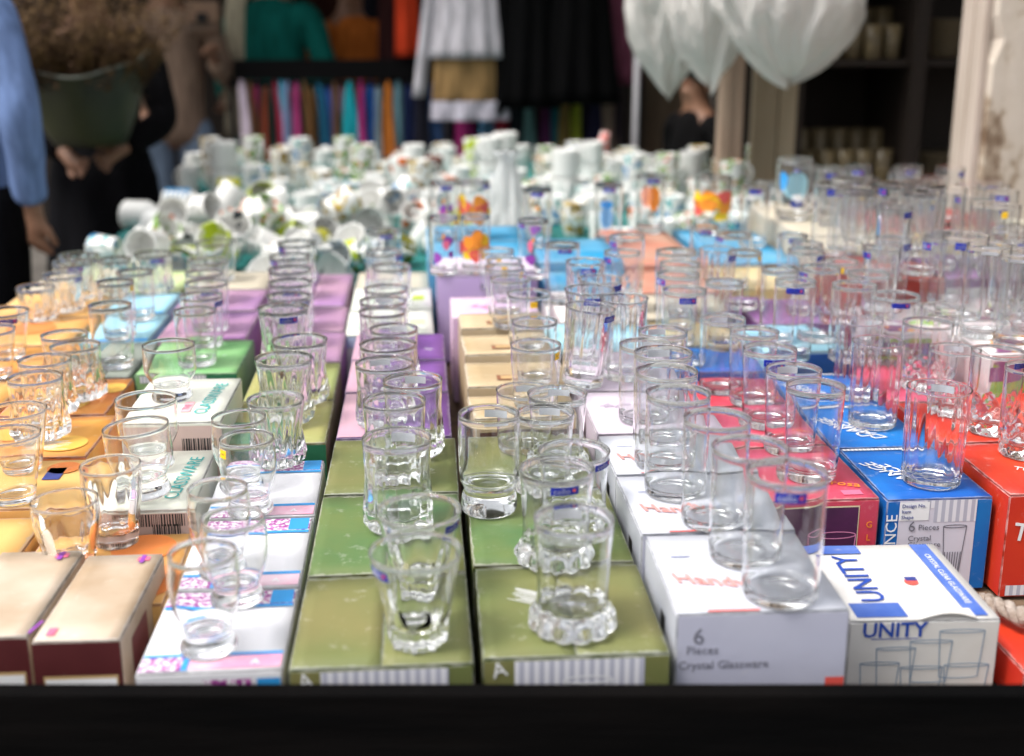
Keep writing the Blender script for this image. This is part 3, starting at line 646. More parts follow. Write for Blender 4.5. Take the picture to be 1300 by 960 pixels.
b = box('butter', 0.600, 0.76, 2.235, 2.45, 0.925, 'yellow box right of the salmon box', 'boxes in the right middle')
b = box('azure', 0.620, 0.80, 2.455, 2.90, 0.930, 'azure box under the blue printed glass', 'boxes in the right middle')

# red TULIP boxes and the printed fruit boxes behind them
def deco_tulip(t):
    txt_front(t, 'TULIP', .33, .60, .030, INK_WHITE, -8, bold=.0004); txt_front(t, 'Crystal', .36, .40, .012, INK_WHITE); txt_top(t, 'TULIP', .42, .40, .016, INK_WHITE, -35); quad_front(t, .05, .95, .02, .12, STRIPE)
    quad_top(t, .35, .5, .28, .33, card('palestrip', (.75, .5, .45)))
b = box('tulip', 0.656, 0.800, 1.216, 1.385, 0.912, 'front red-orange box lettered TULIP', 'red-orange boxes'); deco_tulip(b)
b = box('tulip', 0.656, 0.800, 1.389, 1.555, 0.912, 'second red-orange box under the cut-base tumblers', 'red-orange boxes'); deco_tulip(b)
b = box('rose', 0.656, 0.790, 1.559, 1.74, 0.912, 'rose-red box behind the red-orange boxes', 'red-orange boxes'); deco_rose(b)
b = box('tulip', 0.566, 0.650, 0.985, 1.100, 0.828, 'low red box with striped end beside the UNITY box', 'red-orange boxes'); quad_front(b, .0, 1, .0, .6, STRIPE)
FRUIT = spot_mat('fruit_print', (.74, .70, .70), [((.24, .08, .20), 16, .50, .53, 1.0), ((.30, .50, .08), 14, .56, .60, 7.0), ((.80, .35, .05), 30, .60, .63, 4.0)], .5)
def deco_fruit(t):
    quad_front(t, .03, .97, .02, .95, FRUIT); quad_front(t, .0, 1.0, .78, .90, card('plumband', (.25, .09, .22)), lift=.0008); txt_front(t, 'Fruit', .55, .84, .012, INK_ORANGE, lift=.0012); quad_top(t, .05, .95, .05, .4, FRUIT)
for i, (x0, x1, y0, y1, z) in enumerate(((0.810, 0.960, 1.60, 1.80, 0.965), (0.740, 0.885, 1.805, 2.0, 0.945), (0.890, 1.04, 1.805, 2.0, 0.955), (1.045, 1.19, 1.805, 2.0, 0.955))):
    b = box('fruit', x0, x1, y0, y1, z, ('white box with fruit print and plum band behind the TULIP boxes', 'white fruit-printed box left of its neighbours', 'white fruit-printed box before the pillar', 'white fruit-printed box at the right edge')[i], 'fruit-printed boxes'); deco_fruit(b)
b = box('tulip', 0.804, 0.95, 1.389, 1.59, 0.912, 'red-orange box at the right edge of the stall', 'red-orange boxes'); deco_tulip(b)
b = box('tulip', 0.804, 0.95, 1.20, 1.385, 0.912, 'red-orange box beside the TULIP box, at the right border', 'red-orange boxes'); deco_tulip(b)
b = box('brick', 0.765, 0.92, 2.02, 2.24, 0.985, 'brick-red box under the tall plain glasses', 'boxes in the right rear'); 
b = box('plum', 0.925, 1.10, 2.02, 2.24, 0.985, 'dark box with pale bands near the pillar', 'boxes in the right rear'); quad_front(b, 0, 1, .52, .62, INK_WHITE); quad_front(b, 0, 1, .82, .92, INK_WHITE)
b = box('sand', 0.805, 0.98, 2.245, 2.47, 0.985, 'sand-coloured box in the right rear', 'boxes in the right rear')
b = box('butter', 0.985, 1.17, 2.245, 2.47, 0.985, 'ochre box in the right rear beside the pillar', 'boxes in the right rear')
b = box('sand', 0.805, 1.00, 2.475, 2.90, 0.985, 'long sandy box at the rear of the plain glasses', 'boxes in the right rear')
b = box('brick', 1.005, 1.30, 2.475, 2.80, 0.985, 'brown-red box against the pillar foot', 'boxes in the right rear')

# the UNITY box
b = box('unity', 0.405, 0.555, 1.012, 1.185, 0.872, 'white box lettered UNITY in blue with torn flap and glass drawings', 'front boxes', rz=-2.0)
UB = card('unity_blue', (0.05, 0.12, 0.45), (0.10, 0.18, 0.52), 30, .5)
quad_top(b, .02, .40, .86, .98, UB); quad_top(b, .06, .40, .03, .20, UB); quad_top(b, .80, .93, .03, .98, UB)
txt_top(b, 'UNITY', .26, .52, .036, INK_BLUE, 90, bold=.0003)
txt_top(b, 'CRYSTAL CLEAR GLASSWARE', .865, .5, .0085, INK_WHITE, -90, lift=.001); circles_top(b, [(.60, .46, .007)], INK_RED); o = quad_top(b, .57, .65, .47, .52, INK_NAVY, lift=.0009)
txt_front(b, 'UNITY', .30, .88, .0215, INK_BLUE, bold=.0004); quad_front(b, .15, .46, .775, .785, INK_BLUE, lift=.0007)
outline_front(b, glass_outline(.32, .2, .66, .26, .07) + glass_outline(.55, .25, .74, .28, .07) + glass_outline(.75, .3, .86, .30, .07) + glass_outline(.22, .05, .48, .26, .07) + glass_outline(.50, .05, .42, .28, .07) + glass_outline(.80, .05, .44, .30, .07), mat('drawing_line', (.22, .32, .45), .5), .0009)
W_, D_, H_ = dims(b)
tear = [(0.10+0.28*i/8, ) for i in range(9)]
pts = []
for j in range(3):
    for i in range(9):
        u = i/8; pts.append((-0.005+0.055*u, -D_/2 - 0.001 + j*0.010, H_ + 0.0012 + (1-j/2)*0.006*sin(pi*u)))
v_, f_ = sheet_solid(pts, 9, 3, 0.0009)
obj('torn_flap', mesh('torn_flap', v_, f_), card('unity', *STY['unity'][:2]), b)

def top_at(x, y):
    z = None
    for (x0, x1, y0, y1, zt, t) in BOXES:
        if x0-.004 <= x <= x1+.004 and y0-.004 <= y <= y1+.004: z = max(z or 0, zt)
    return z

# twisted rope lying between the UNITY box and the red boxes
rp = thing('rope', 'short dirty white twisted rope lying between the UNITY box and the red boxes', 'rope', (0.572, 1.115, 0.829))
def rope_pt(s): return Vector((0.006 + 0.020*s + 0.008*sin(7*s), 0.085 - 0.150*s, (-.034 if s < .35 else -.034 + .045*min(1, (s-.35)/.25)) + .0 + 0.004*sin(9.0*s) + (.002 if s > .6 else 0)))
RP = mat('rope_fibre', (0.42, 0.36, 0.32), 0.95, (0.24, 0.18, 0.14), 90, bump=.6, bscale=300)
for k in range(3):
    pts = []
    for i in range(60):
        s = i/59; c = rope_pt(s); a = s*24 + k*2*pi/3
        pts.append(c + Vector((0.0050*cos(a), 0.002*cos(a), 0.0050*sin(a)))*(1+.35*noise.noise(c*60)))
    v_, f_ = tube_data(pts, [0.0054*(1+.4*noise.noise(q*90)) for q in pts], 8); obj('strand', mesh('strand', v_, f_, True), RP, rp)


GLASSES = [
('C','footed',-0.193,0.967,0.895,0.093,0.0290,''),
('C','footed',-0.181,1.059,0.895,0.085,0.0295,''),
('C','footed',-0.204,1.120,0.895,0.091,0.0290,''),
('C','footed',-0.197,1.274,0.895,0.088,0.0296,'yL'),
('C','footed',-0.216,1.348,0.895,0.088,0.0312,''),
('g','tapered',-0.182,1.422,0.900,0.086,0.0348,''),
('g','tapered',-0.187,1.568,0.900,0.092,0.0386,''),
('g','tapered',-0.174,1.654,0.900,0.094,0.0394,''),
('g','tapered',-0.215,1.834,0.900,0.099,0.0397,'bF'),
('g','tapered',-0.221,1.967,0.900,0.088,0.0366,'bR'),
('g','tapered',-0.230,2.085,0.900,0.086,0.0387,'bF'),
('g','tapered',-0.243,2.205,0.900,0.085,0.0405,''),
('g','tapered',-0.257,2.338,0.900,0.084,0.0405,'bL'),
('g','tapered',-0.256,2.470,0.900,0.086,0.0405,'bL'),
('l','straight_small',-0.357,1.868,0.900,0.089,0.0328,''),
('l','straight_small',-0.366,1.978,0.900,0.088,0.0353,'bR'),
('l','straight_small',-0.375,2.085,0.900,0.087,0.0371,'bF'),
('l','straight_small',-0.397,2.192,0.900,0.083,0.0346,''),
('l','straight_small',-0.411,2.315,0.900,0.081,0.0395,''),
('l','straight_small',-0.429,2.514,0.900,0.082,0.0405,''),
('B','bulb',-0.336,1.563,0.940,0.075,0.0339,''),
('B2','bulb',-0.333,1.402,0.905,0.086,0.0359,''),
('B2','bulb',-0.318,1.305,0.905,0.083,0.0363,''),
('o','tulip8',-0.369,1.175,0.890,0.076,0.0333,''),
('o','tulip8',-0.336,1.234,0.890,0.091,0.0316,''),
('oc','conical_plain',-0.470,1.320,0.900,0.081,0.0364,''),
('oc','conical_plain',-0.492,1.419,0.900,0.078,0.0361,''),
('or','straight_short',-0.502,1.532,0.900,0.084,0.0347,''),
('or','straight_short',-0.519,1.631,0.900,0.080,0.0353,''),
('or','straight_short',-0.497,1.701,0.900,0.080,0.0348,''),
('or','straight_short',-0.532,1.774,0.900,0.078,0.0340,''),
('or','conical_plain',-0.669,1.929,0.900,0.079,0.0379,'bF'),
('or','conical_plain',-0.654,1.816,0.900,0.077,0.0370,''),
('t','straight_mid',-0.486,1.864,0.900,0.101,0.0331,''),
('t','straight_mid',-0.520,2.042,0.900,0.101,0.0314,'yR'),
('t','straight_mid',-0.518,2.177,0.900,0.091,0.0328,''),
('W','tapered',-0.674,2.346,0.900,0.077,0.0397,'bF'),
('W','tapered',-0.685,2.429,0.900,0.074,0.0405,'bR'),
('W','tapered',-0.669,2.254,0.900,0.071,0.0365,'bR'),
('W','tapered',-0.698,2.186,0.900,0.062,0.0345,''),
('W','tapered',-0.603,2.376,0.900,0.075,0.0341,''),
('W','tapered',-0.534,2.406,0.900,0.080,0.0376,'bF'),
('D','conical_facet',-0.010,0.957,0.900,0.088,0.0404,'bL'),
('D','conical_facet',-0.007,1.059,0.900,0.083,0.0402,'bR'),
('p','straight_heavy',-0.030,1.206,0.900,0.103,0.0367,'wB'),
('p','straight_heavy',-0.035,1.340,0.900,0.102,0.0367,''),
('p','straight_heavy',-0.014,1.432,0.900,0.099,0.0371,'wB'),
('p','straight_heavy',-0.052,1.545,0.900,0.089,0.0388,'wB'),
('p','straight_heavy',-0.050,1.645,0.900,0.088,0.0400,''),
('p','straight_heavy',-0.043,1.741,0.900,0.086,0.0358,'wB'),
('p2','straight_heavy',-0.063,1.850,0.900,0.087,0.0372,''),
('p2','straight_heavy',-0.065,1.945,0.900,0.082,0.0391,'wB'),
('p2','straight_heavy',-0.062,2.039,0.900,0.082,0.0381,''),
('p2','straight_heavy',-0.057,2.241,0.900,0.081,0.0372,''),
('p2','straight_heavy',-0.075,2.395,0.900,0.081,0.0381,'bR'),
('p2','straight_heavy',-0.084,2.639,0.900,0.081,0.0400,'bF'),
('E','petal',0.129,0.972,0.900,0.107,0.0357,'wB'),
('E','petal',0.130,1.112,0.900,0.100,0.0375,'bF'),
('E','petal',0.158,1.196,0.900,0.087,0.0386,'bR'),
('E2','heavy_foot',0.070,1.246,0.900,0.114,0.0336,'wB'),
('E3','petal',0.138,1.300,0.900,0.096,0.0334,'wB'),
('E3','petal',0.160,1.373,0.900,0.095,0.0363,'wB'),
('e','straight_small',0.127,1.442,0.930,0.079,0.0368,'wB'),
('e','straight_small',0.150,1.543,0.930,0.089,0.0342,'yR'),
('e','straight_small',0.157,1.631,0.930,0.090,0.0321,''),
('e','straight_small',0.163,1.790,0.930,0.085,0.0339,'yF'),
('e','straight_small',0.142,1.888,0.930,0.081,0.0330,''),
('e','straight_small',0.139,1.972,0.930,0.083,0.0331,'yR'),
('e','straight_small',0.146,2.087,0.930,0.083,0.0321,'yF'),
('e','straight_small',0.140,2.216,0.930,0.082,0.0340,'yF'),
('q','octagon_tall',0.223,1.609,0.930,0.113,0.0350,'bR'),
('q','octagon_tall',0.245,1.709,0.930,0.118,0.0370,'bF'),
('q','octagon_tall',0.286,1.646,0.930,0.118,0.0346,''),
('q','octagon_tall',0.273,1.791,0.930,0.118,0.0339,'bR'),
('q','octagon_tall',0.269,1.929,0.930,0.118,0.0324,'bF'),
('F','straight_tall',0.315,0.962,0.930,0.119,0.0354,'bF'),
('F','straight_tall',0.304,1.042,0.930,0.113,0.0358,''),
('F','straight_tall',0.293,1.125,0.930,0.114,0.0336,''),
('F','straight_tall',0.271,1.208,0.930,0.115,0.0345,''),
('F','straight_tall',0.276,1.294,0.930,0.114,0.0354,''),
('F','straight_tall',0.287,1.369,0.930,0.115,0.0349,'wB'),
('F','straight_tall',0.282,1.455,0.930,0.102,0.0336,'wB'),
('F','straight_tall',0.316,1.515,0.930,0.103,0.0327,'wB'),
('w','straight_tall',0.402,1.776,0.920,0.118,0.0338,'bF'),
('w','straight_tall',0.415,1.883,0.920,0.118,0.0345,'bL'),
('w','straight_tall',0.436,1.967,0.920,0.118,0.0346,''),
('w','straight_tall',0.449,2.060,0.920,0.118,0.0361,'wB'),
('w','straight_tall',0.436,1.667,0.920,0.111,0.0325,'wB'),
('G','straight_mid',0.459,1.317,0.900,0.115,0.0342,''),
('G','straight_mid',0.462,1.410,0.900,0.108,0.0345,'wB'),
('G','straight_mid',0.460,1.509,0.900,0.108,0.0356,'bF'),
('G','straight_mid',0.465,1.604,0.900,0.107,0.0344,''),
('H','ribbed',0.597,1.291,0.900,0.117,0.0366,'wB'),
('H','ribbed',0.603,1.498,0.900,0.117,0.0340,''),
('H','ribbed',0.622,1.619,0.900,0.115,0.0326,''),
('i','cut_base',0.733,1.427,0.910,0.109,0.0332,'bR'),
('i','cut_base',0.733,1.339,0.910,0.113,0.0314,'bF'),
('i2','cut_base',0.713,1.507,0.930,0.091,0.0333,'wB'),
('i2','cut_base',0.723,1.619,0.930,0.099,0.0360,''),
('j','straight_tall',0.730,1.760,0.920,0.099,0.0366,'bF'),
('j','straight_tall',0.658,1.746,0.920,0.120,0.0338,''),
('j','straight_tall',0.712,1.830,0.920,0.120,0.0325,''),
('m','straight_tall',0.850,1.798,0.950,0.140,0.0358,'bF'),
('m','straight_tall',0.859,1.891,0.950,0.140,0.0337,'bL'),
('m','straight_tall',0.844,1.705,0.950,0.140,0.0322,'wB'),
('m','straight_tall',0.866,1.641,0.950,0.140,0.0320,'wB'),
('s','straight_tall',0.772,2.197,0.985,0.150,0.0354,'bF'),
('s','straight_tall',0.778,2.099,0.985,0.150,0.0339,''),
('s','straight_tall',0.889,2.177,0.985,0.150,0.0338,'bL'),
('s','straight_tall',0.890,2.070,0.985,0.150,0.0322,''),
('s','straight_tall',0.959,2.117,0.985,0.150,0.0330,''),
('s','straight_tall',0.823,2.263,0.985,0.150,0.0304,''),
('k','printed',0.052,2.688,0.955,0.130,0.0317,'bF'),
('k','printed',0.121,2.698,0.955,0.130,0.0354,'bR'),
('k','printed',0.255,2.606,0.955,0.130,0.0326,'bF'),
('k','printed',0.043,2.278,0.955,0.112,0.0290,'yR'),
('k','printed',0.104,2.284,0.955,0.112,0.0290,''),
('k','printed',0.211,2.228,0.955,0.112,0.0290,'bL'),
('k','printed',0.255,2.134,0.930,0.110,0.0314,'bF'),
('k2','printed',0.429,2.707,0.930,0.140,0.0323,'bF'),
('k2','printed',0.555,2.856,0.930,0.140,0.0360,'bF'),
('k2','printed',0.700,2.829,0.930,0.140,0.0450,''),
('k2','printed',0.755,2.655,0.930,0.140,0.0320,'bF'),
('k2','printed',0.853,2.688,0.930,0.140,0.0405,'wB'),
('k2','printed',0.576,2.380,0.920,0.105,0.0290,'bF'),
('k2','printed',0.604,2.258,0.920,0.105,0.0351,'bL'),
('k2','printed',0.577,2.074,0.920,0.105,0.0296,'yR'),
('k2','printed',0.716,2.241,0.920,0.105,0.0290,'bF'),
('k2','printed',0.714,2.149,0.920,0.105,0.0292,''),
('k2','printed',0.567,1.831,0.920,0.125,0.0290,''),
('k2','printed',0.570,1.759,0.920,0.125,0.0313,'bF'),
]


# ------------------------------------------------------------------ drinking glasses: one template mesh per kind
def solid_profile(outer, h, wall, base, inner_shape=None, rimw=None):
    """outer: [(r,z,m)] from foot to just under the rim; inner follows outer minus wall above z=base"""
    wall *= 0.74
    prof = [(0, 0.0015)] + [(outer[0][0]*0.75, 0.0012), ] + list(outer)
    rt = outer[-1][0]
    rb = wall*0.66; cr = rt - wall*0.5; cz = h - rb          # fire-polished bead
    outer = [q for q in outer if q[1] < cz - rb*1.1]; prof = [q for q in prof if q[1] < cz - rb*1.1]
    for a in range(-40, 221, 20): prof.append((cr + rb*cos(radians(a)), cz + rb*sin(radians(a))))
    inn = [(max(r-wall, 0.002), z) for (r, z, *_) in reversed(outer) if z > base*1.15]
    prof += inn
    rl = inn[-1][0]
    prof += [(rl*0.93, base*1.03), (rl*0.7, base*0.97), (rl*0.35, base*0.93), (0, base*0.92)]
    return prof

def lin(pts, n):
    """resample (r,z,m) polyline smoothly"""
    out = []
    P = [tuple(p) + (0.0,)*(3-len(p)) for p in pts]
    for i in range(len(P)-1):
        p0, p1, p2, p3 = P[max(i-1, 0)], P[i], P[i+1], P[min(i+2, len(P)-1)]
        for k in range(n):
            t = k/n
            out.append(tuple(0.5*((2*p1[c]) + (-p0[c]+p2[c])*t + (2*p0[c]-5*p1[c]+4*p2[c]-p3[c])*t*t + (-p0[c]+3*p1[c]-3*p2[c]+p3[c])*t**3) for c in range(2)) + (p1[2]*(1-t)+p2[2]*t,))
    out.append(P[-1])
    return out

def poly_mod(n):            # factor that turns a circle of radius r into an n-gon, rounded
    def f(th, z):
        a = (th % (2*pi/n)) - pi/n
        return (cos(pi/n)/cos(a) - 1)
    return f
def lobes(n, sharp=1.0):
    return lambda th, z: abs(cos(n*th/2))**sharp - 0.5
def diamonds(n, zf):
    return lambda th, z: 0.5*cos(n*th + z*zf) + 0.5*cos(n*th - z*zf)

KIND = {}
def kind(name, h, pts, wall, base, mod=None, n=48, sm=3, sticker_z=0.80):
    outer = lin(pts, sm); prof = solid_profile(outer, h, wall, base)
    v, f = lathe_data(prof, n, mod); me = fix_normals(mesh('drinking_glass_'+name, v, f, True)); me.materials.append(GLASS)
    rim = pts[-1][0]
    KIND[name] = dict(me=me, h=h, r=rim, outer=outer)

kind('straight_tall', .115, [(.0300, 0), (.0325, .002), (.0338, .008), (.0342, .03), (.0347, .08), (.0350, .1145)], .0017, .008)
kind('straight_mid', .108, [(.0270, 0), (.0295, .002), (.0308, .007), (.0316, .02), (.0335, .07), (.0345, .1075)], .0017, .012)
kind('straight_small', .087, [(.0255, 0), (.0285, .002), (.0300, .007), (.0310, .02), (.0330, .06), (.0340, .0865)], .0017, .010)
kind('straight_short', .080, [(.0260, 0), (.0295, .0015), (.0312, .006, .5), (.0318, .018, .5), (.0335, .05), (.0350, .0795)], .0018, .016, lobes(14))
kind('straight_heavy', .095, [(.0280, 0), (.0315, .002), (.0330, .008, .3), (.0335, .022, .3), (.0350, .06), (.0368, .0945)], .0019, .018, lobes(16))
kind('heavy_foot', .114, [(.0260, 0), (.0300, .002), (.0315, .010), (.0300, .020), (.0275, .026), (.0300, .033), (.0330, .042), (.0338, .08), (.0335, .1135)], .0019, .036)
kind('footed', .090, [(.0215, 0), (.0242, .0015), (.0247, .006), (.0222, .011), (.0205, .016), (.0222, .023), (.0268, .036), (.0300, .052), (.0306, .068), (.0288, .0895)], .0016, .020)
kind('bulb', .085, [(.0240, 0), (.0265, .0015), (.0270, .006), (.0245, .014), (.0240, .022), (.0290, .032), (.0345, .045), (.0350, .065), (.0345, .0845)], .0016, .022)
kind('tulip8', .085, [(.0215, 0, .5), (.0235, .002, .8), (.0245, .008, .9), (.0270, .028, .9), (.0318, .055, .7), (.0325, .070, .4), (.0312, .0845, .05)], .0018, .016, poly_mod(8), 64)
kind('conical_plain', .080, [(.0215, 0), (.0235, .0015), (.0245, .006), (.0270, .020), (.0330, .055), (.0370, .0795)], .0017, .010)
kind('conical_facet', .088, [(.0220, 0, .9), (.0245, .002, 1.), (.0252, .008, 1.2), (.0275, .020, 1.1), (.0315, .042, .5), (.0355, .062, .1), (.0402, .0875)], .0018, .020, lambda th, z: poly_mod(8)(th, z)*1.2 + (0.05*cos(16*th) if z < .016 else 0), 64)
kind('tapered', .088, [(.0220, 0), (.0250, .0015), (.0262, .006, .7), (.0275, .018, .8), (.0315, .048, .1), (.0375, .0875)], .0017, .014, lobes(12), 60)
kind('petal', .105, [(.0270, 0, .10), (.0335, .0015, .14), (.0375, .006, .16), (.0370, .013, .16), (.0335, .021, .10), (.0322, .030, .01), (.0325, .060), (.0355, .1045)], .0018, .022, lobes(12, .8), 72)
kind('octagon_tall', .115, [(.0270, 0, .8), (.0290, .002, .9), (.0297, .008, 1.), (.0308, .030, 1.), (.0328, .075, 1.), (.0342, .105, .6), (.0345, .1145, .1)], .0018, .014, poly_mod(9), 72)
kind('ribbed', .117, [(.0290, 0), (.0325, .002, .02), (.0335, .008, .022), (.0342, .03, .022), (.0352, .08, .020), (.0360, .108, .006), (.0362, .1165)], .0018, .010, lobes(18), 72)
kind('cut_base', .110, [(.0265, 0), (.0300, .002, .03), (.0312, .008, .06), (.0322, .024, .06), (.0330, .040, .05), (.0334, .05, 0), (.0340, .08), (.0342, .1095)], .0018, .016, diamonds(10, 260), 72, 4)
kind('printed', .130, [(.0270, 0), (.0290, .002), (.0297, .008), (.0305, .04), (.0315, .09), (.0318, .1295)], .0016, .012)

def outer_r(k, z):
    o = KIND[k]['outer']
    for a, b in zip(o[:-1], o[1:]):
        if a[1] <= z <= b[1] and b[1] > a[1]:
            t = (z-a[1])/(b[1]-a[1]); return a[0]*(1-t)+b[0]*t
    return o[-1][0]

def cyl_pt(k, s, z, off): # s = arc length around +X at height z
    r = outer_r(k, z)+off; a = s/r
    return (r*cos(a), r*sin(a), z)

ST_BLUE = mat('sticker_blue', (0.006, 0.02, 0.34), 0.4, spec=.25); ST_YEL = mat('sticker_yellow', (0.92, 0.55, 0.0), 0.45); ST_BACK = mat('sticker_back', (0.80, 0.82, 0.88), 0.6)
_stk = {}
def sticker_mesh(k, col):
    key = (k, col)
    if key in _stk: return _stk[key]
    h = KIND[k]['h']
    w, hh = (0.027, 0.0088) if col == 'b' else (0.011, 0.0095)
    z1 = h - 0.0075; z0 = z1 - hh; n = 12; v, f = [], []
    for off in (0.00025, 0.00045):
        for z in (z0, z1):
            for i in range(n+1): v.append(cyl_pt(k, -w/2 + w*i/n, z, off))
    m1 = n+1
    for i in range(n):
        f.append((2*m1+i, 2*m1+i+1, 3*m1+i+1, 3*m1+i))          # outer
    for i in range(n):
        f.append((i, m1+i, m1+i+1, i+1))                          # inner
    me = mesh('sticker', v, f)
    me.materials.append(ST_BLUE if col == 'b' else ST_YEL); me.materials.append(ST_BACK)
    for i, p in enumerate(me.polygons): p.material_index = 0 if i < n else 1
    sub = []
    if col == 'b':
        tm = text_mesh('cello', 0.0085, 'CENTER'); cz = (z0+z1)/2
        lm = mesh('lettering', [cyl_pt(k, p.co.x-0.003, cz+p.co.y, 0.0006) for p in tm.vertices], [tuple(p.vertices) for p in tm.polygons]); lm.materials.append(INK_WHITE)
        dv = [cyl_pt(k, 0.0088+0.0019*cos(a*pi/6), cz+0.0004+0.0019*sin(a*pi/6), 0.0006) for a in range(12)]
        dm = mesh('red_dot', dv, [tuple(range(12))]); dm.materials.append(INK_RED); sub = [('lettering', lm), ('red_dot', dm)]
    else:
        lm = mesh('lettering', [cyl_pt(k, x, z0+hh*zz, 0.0006) for (x, zz) in ((-.003, .45), (.003, .42), (.003, .54), (-.003, .57))], [(0, 1, 2, 3)]); lm.materials.append(INK_BROWN); sub = [('lettering', lm)]
    _stk[key] = (me, sub)
    return _stk[key]

ROWS = {
 'C': ('footed barrel glass', 'on the white blossom boxes'), 'g': ('flared tumbler', 'in the row on the olive and mauve boxes'),
 'l': ('small straight tumbler', 'in the row on green and mauve boxes'), 'B': ('round-bellied glass', 'on the taller CLASSWARE box'), 'B2': ('round-bellied glass', 'on the lower CLASSWARE box'),
 'o': ('octagonal tulip glass', 'on the front orange box'), 'oc': ('conical tumbler', 'on yellow boxes at the left edge'), 'or': ('short tumbler', 'in the row on the orange boxes'),
 't': ('slim tumbler', 'on the grey and light blue boxes'), 'W': ('flared whisky glass', 'at the left rear before the mugs'), 'D': ('wide conical tumbler with faceted base', 'on the front olive box'),
 'p': ('heavy-bottomed tumbler', 'in the middle row on olive and purple boxes'), 'p2': ('heavy-bottomed tumbler', 'in the far middle row behind purple boxes'), 'E': ('waisted tumbler with petal foot', 'on the olive and green boxes'),
 'E2': ('tumbler with thick ringed foot', 'on the green box'), 'E3': ('petal-footed tumbler', 'before the cream and maroon boxes'), 'e': ('small tumbler', 'in the row on the cream boxes'),
 'q': ('faceted tall glass', 'on the pale lilac boxes'), 'F': ('tall straight glass', 'in the row on the white boxes'), 'w': ('tall straight glass', 'on the boxes behind the lilac ones'),
 'G': ('straight tumbler', 'in the row on the rose-red boxes'), 'H': ('fluted tall tumbler', 'on the blue DANCE boxes'), 'i': ('cut-base tumbler', 'on the red-orange TULIP boxes'), 'i2': ('cut-base tumbler', 'on the rose box behind TULIP boxes'),
 'j': ('tall glass', 'behind the blue DANCE boxes'), 'm': ('tall glass', 'on the fruit-printed boxes by the pillar'), 's': ('tall plain glass', 'in the rear group beside the pillar'),
 'k': ('slim printed glass', 'on the lavender and bright blue boxes'), 'k2': ('printed tall glass', 'on salmon and azure boxes'),
}
ROWS['z'] = ('tall glass', 'among the crowded rear boxes at the right')
STN = {'b': 'blue sticker', 'y': 'yellow sticker'}

# printed motifs on the slim rear glasses: flat shapes wrapped on the cylinder
def blob(k, s, z, rs, rz, off, n=18, wob=0.0, seed=0):
    rr = random.Random(seed); ph = rr.uniform(0, 6)
    return [cyl_pt(k, s + rs*cos(2*pi*i/n)*(1+wob*sin(3*2*pi*i/n+ph)), z + rz*sin(2*pi*i/n)*(1+wob*sin(3*2*pi*i/n+ph)), off) for i in range(n)]
def motif(parent, k, shapes, ang):
    for q, (s, z, rs, rz, m, wob) in enumerate(shapes):
        v = blob(k, s, z, rs, rz, 0.0004+0.00025*q, 18, wob, q)
        obj('printed_motif', mesh('printed_motif', v, [tuple(range(18))]), m, parent, None, (0, 0, ang))
ORANGE_F = lambda R: [(R.uniform(-.04, .04), R.uniform(.045, .095), R.uniform(.009, .016), R.uniform(.009, .016), c, .12) for c in [INK_ORANGE]*8 + [INK_YELLOW]*5 + [INK_RED]*3 + [INK_ORANGE]*3]
PURPLE_F = lambda R: [(R.uniform(-.02, .02), R.uniform(.04, .085), R.uniform(.005, .010), R.uniform(.008, .014), c, .1) for c in [INK_PURPLE, INK_PURPLE, INK_PINK, INK_PURPLE]] + [(0.0, .09, .003, .006, INK_ORANGE, 0)]
BLUE_F = lambda R: [(0.004, .075, .024, .030, card('paleprint', (.35, .62, .72)), .03), (-.020, .085, .008, .020, INK_SKY, .1), (.008, .050, .009, .009, INK_WHITE, .25), (.006, .038, .012, .008, INK_NAVY, .15)]
HALF_F = lambda R: [(-.010, .085, .012, .024, card('peach', (.80, .38, .26)), .03), (.008, .080, .013, .028, INK_ORANGE, .05)]
PEBBLE_F = lambda R: [(-.004, .088, .014, .009, INK_SKY, .05), (-.004, .060, .016, .022, card('paleblueprint', (.22, .42, .66)), .05)]
MOTIFS = {('k', 1): ORANGE_F, ('k', 0): PURPLE_F, ('k', 2): PURPLE_F, ('k', 5): PURPLE_F, ('k', 3): PURPLE_F, ('k', 4): ORANGE_F, ('k2', 2): ORANGE_F, ('k2', 1): HALF_F, ('k2', 0): PEBBLE_F, ('k2', 4): BLUE_F}

# further glasses filling the crowded right-hand rear of the stall
RG = random.Random(91); n_extra = 0
for tr in range(4000):
    if n_extra >= 48: break
    x, y = (RG.uniform(.26, 1.22), RG.uniform(1.80, 2.88)) if n_extra < 34 else (RG.uniform(.66, 1.16), RG.uniform(1.62, 2.45))
    if y > 2.1 and x < .86: continue
    if x > .80 and y < 1.60: continue
    zt = top_at(x, y)
    if zt is None: continue
    if any((x-g[2])**2 + (y-g[3])**2 < (g[6]+.036)**2 for g in GLASSES): continue
    k_ = RG.choice(('straight_tall', 'straight_tall', 'straight_mid', 'octagon_tall', 'ribbed', 'cut_base')); h_ = RG.uniform(.105, .13) + (.012 if x > .78 and y < 2.2 else 0)
    GLASSES.append(('z', k_, x, y, zt, h_, RG.uniform(.030, .033), RG.choice(('', '', 'bF', 'bL', 'bR', 'wB', 'yF')))); n_extra += 1
order = {}
for gi, g in enumerate(GLASSES): order.setdefault(g[0], []).append((g[3], gi))
rank = {}
for r_, l_ in order.items():
    l_.sort()
    for n_, (_, gi) in enumerate(l_): rank[gi] = (n_, len(l_))
ZC = {}; zrank = {}
zb_ = {}
for gi, g in enumerate(GLASSES):
    if g[0] == 'z':
        bx = min((q for q in range(len(BOXES)) if BOXES[q][0]-.004 <= g[2] <= BOXES[q][1]+.004 and BOXES[q][2]-.004 <= g[3] <= BOXES[q][3]+.004), key=lambda q: -BOXES[q][4]); zb_.setdefault(bx, []).append((g[2], gi))
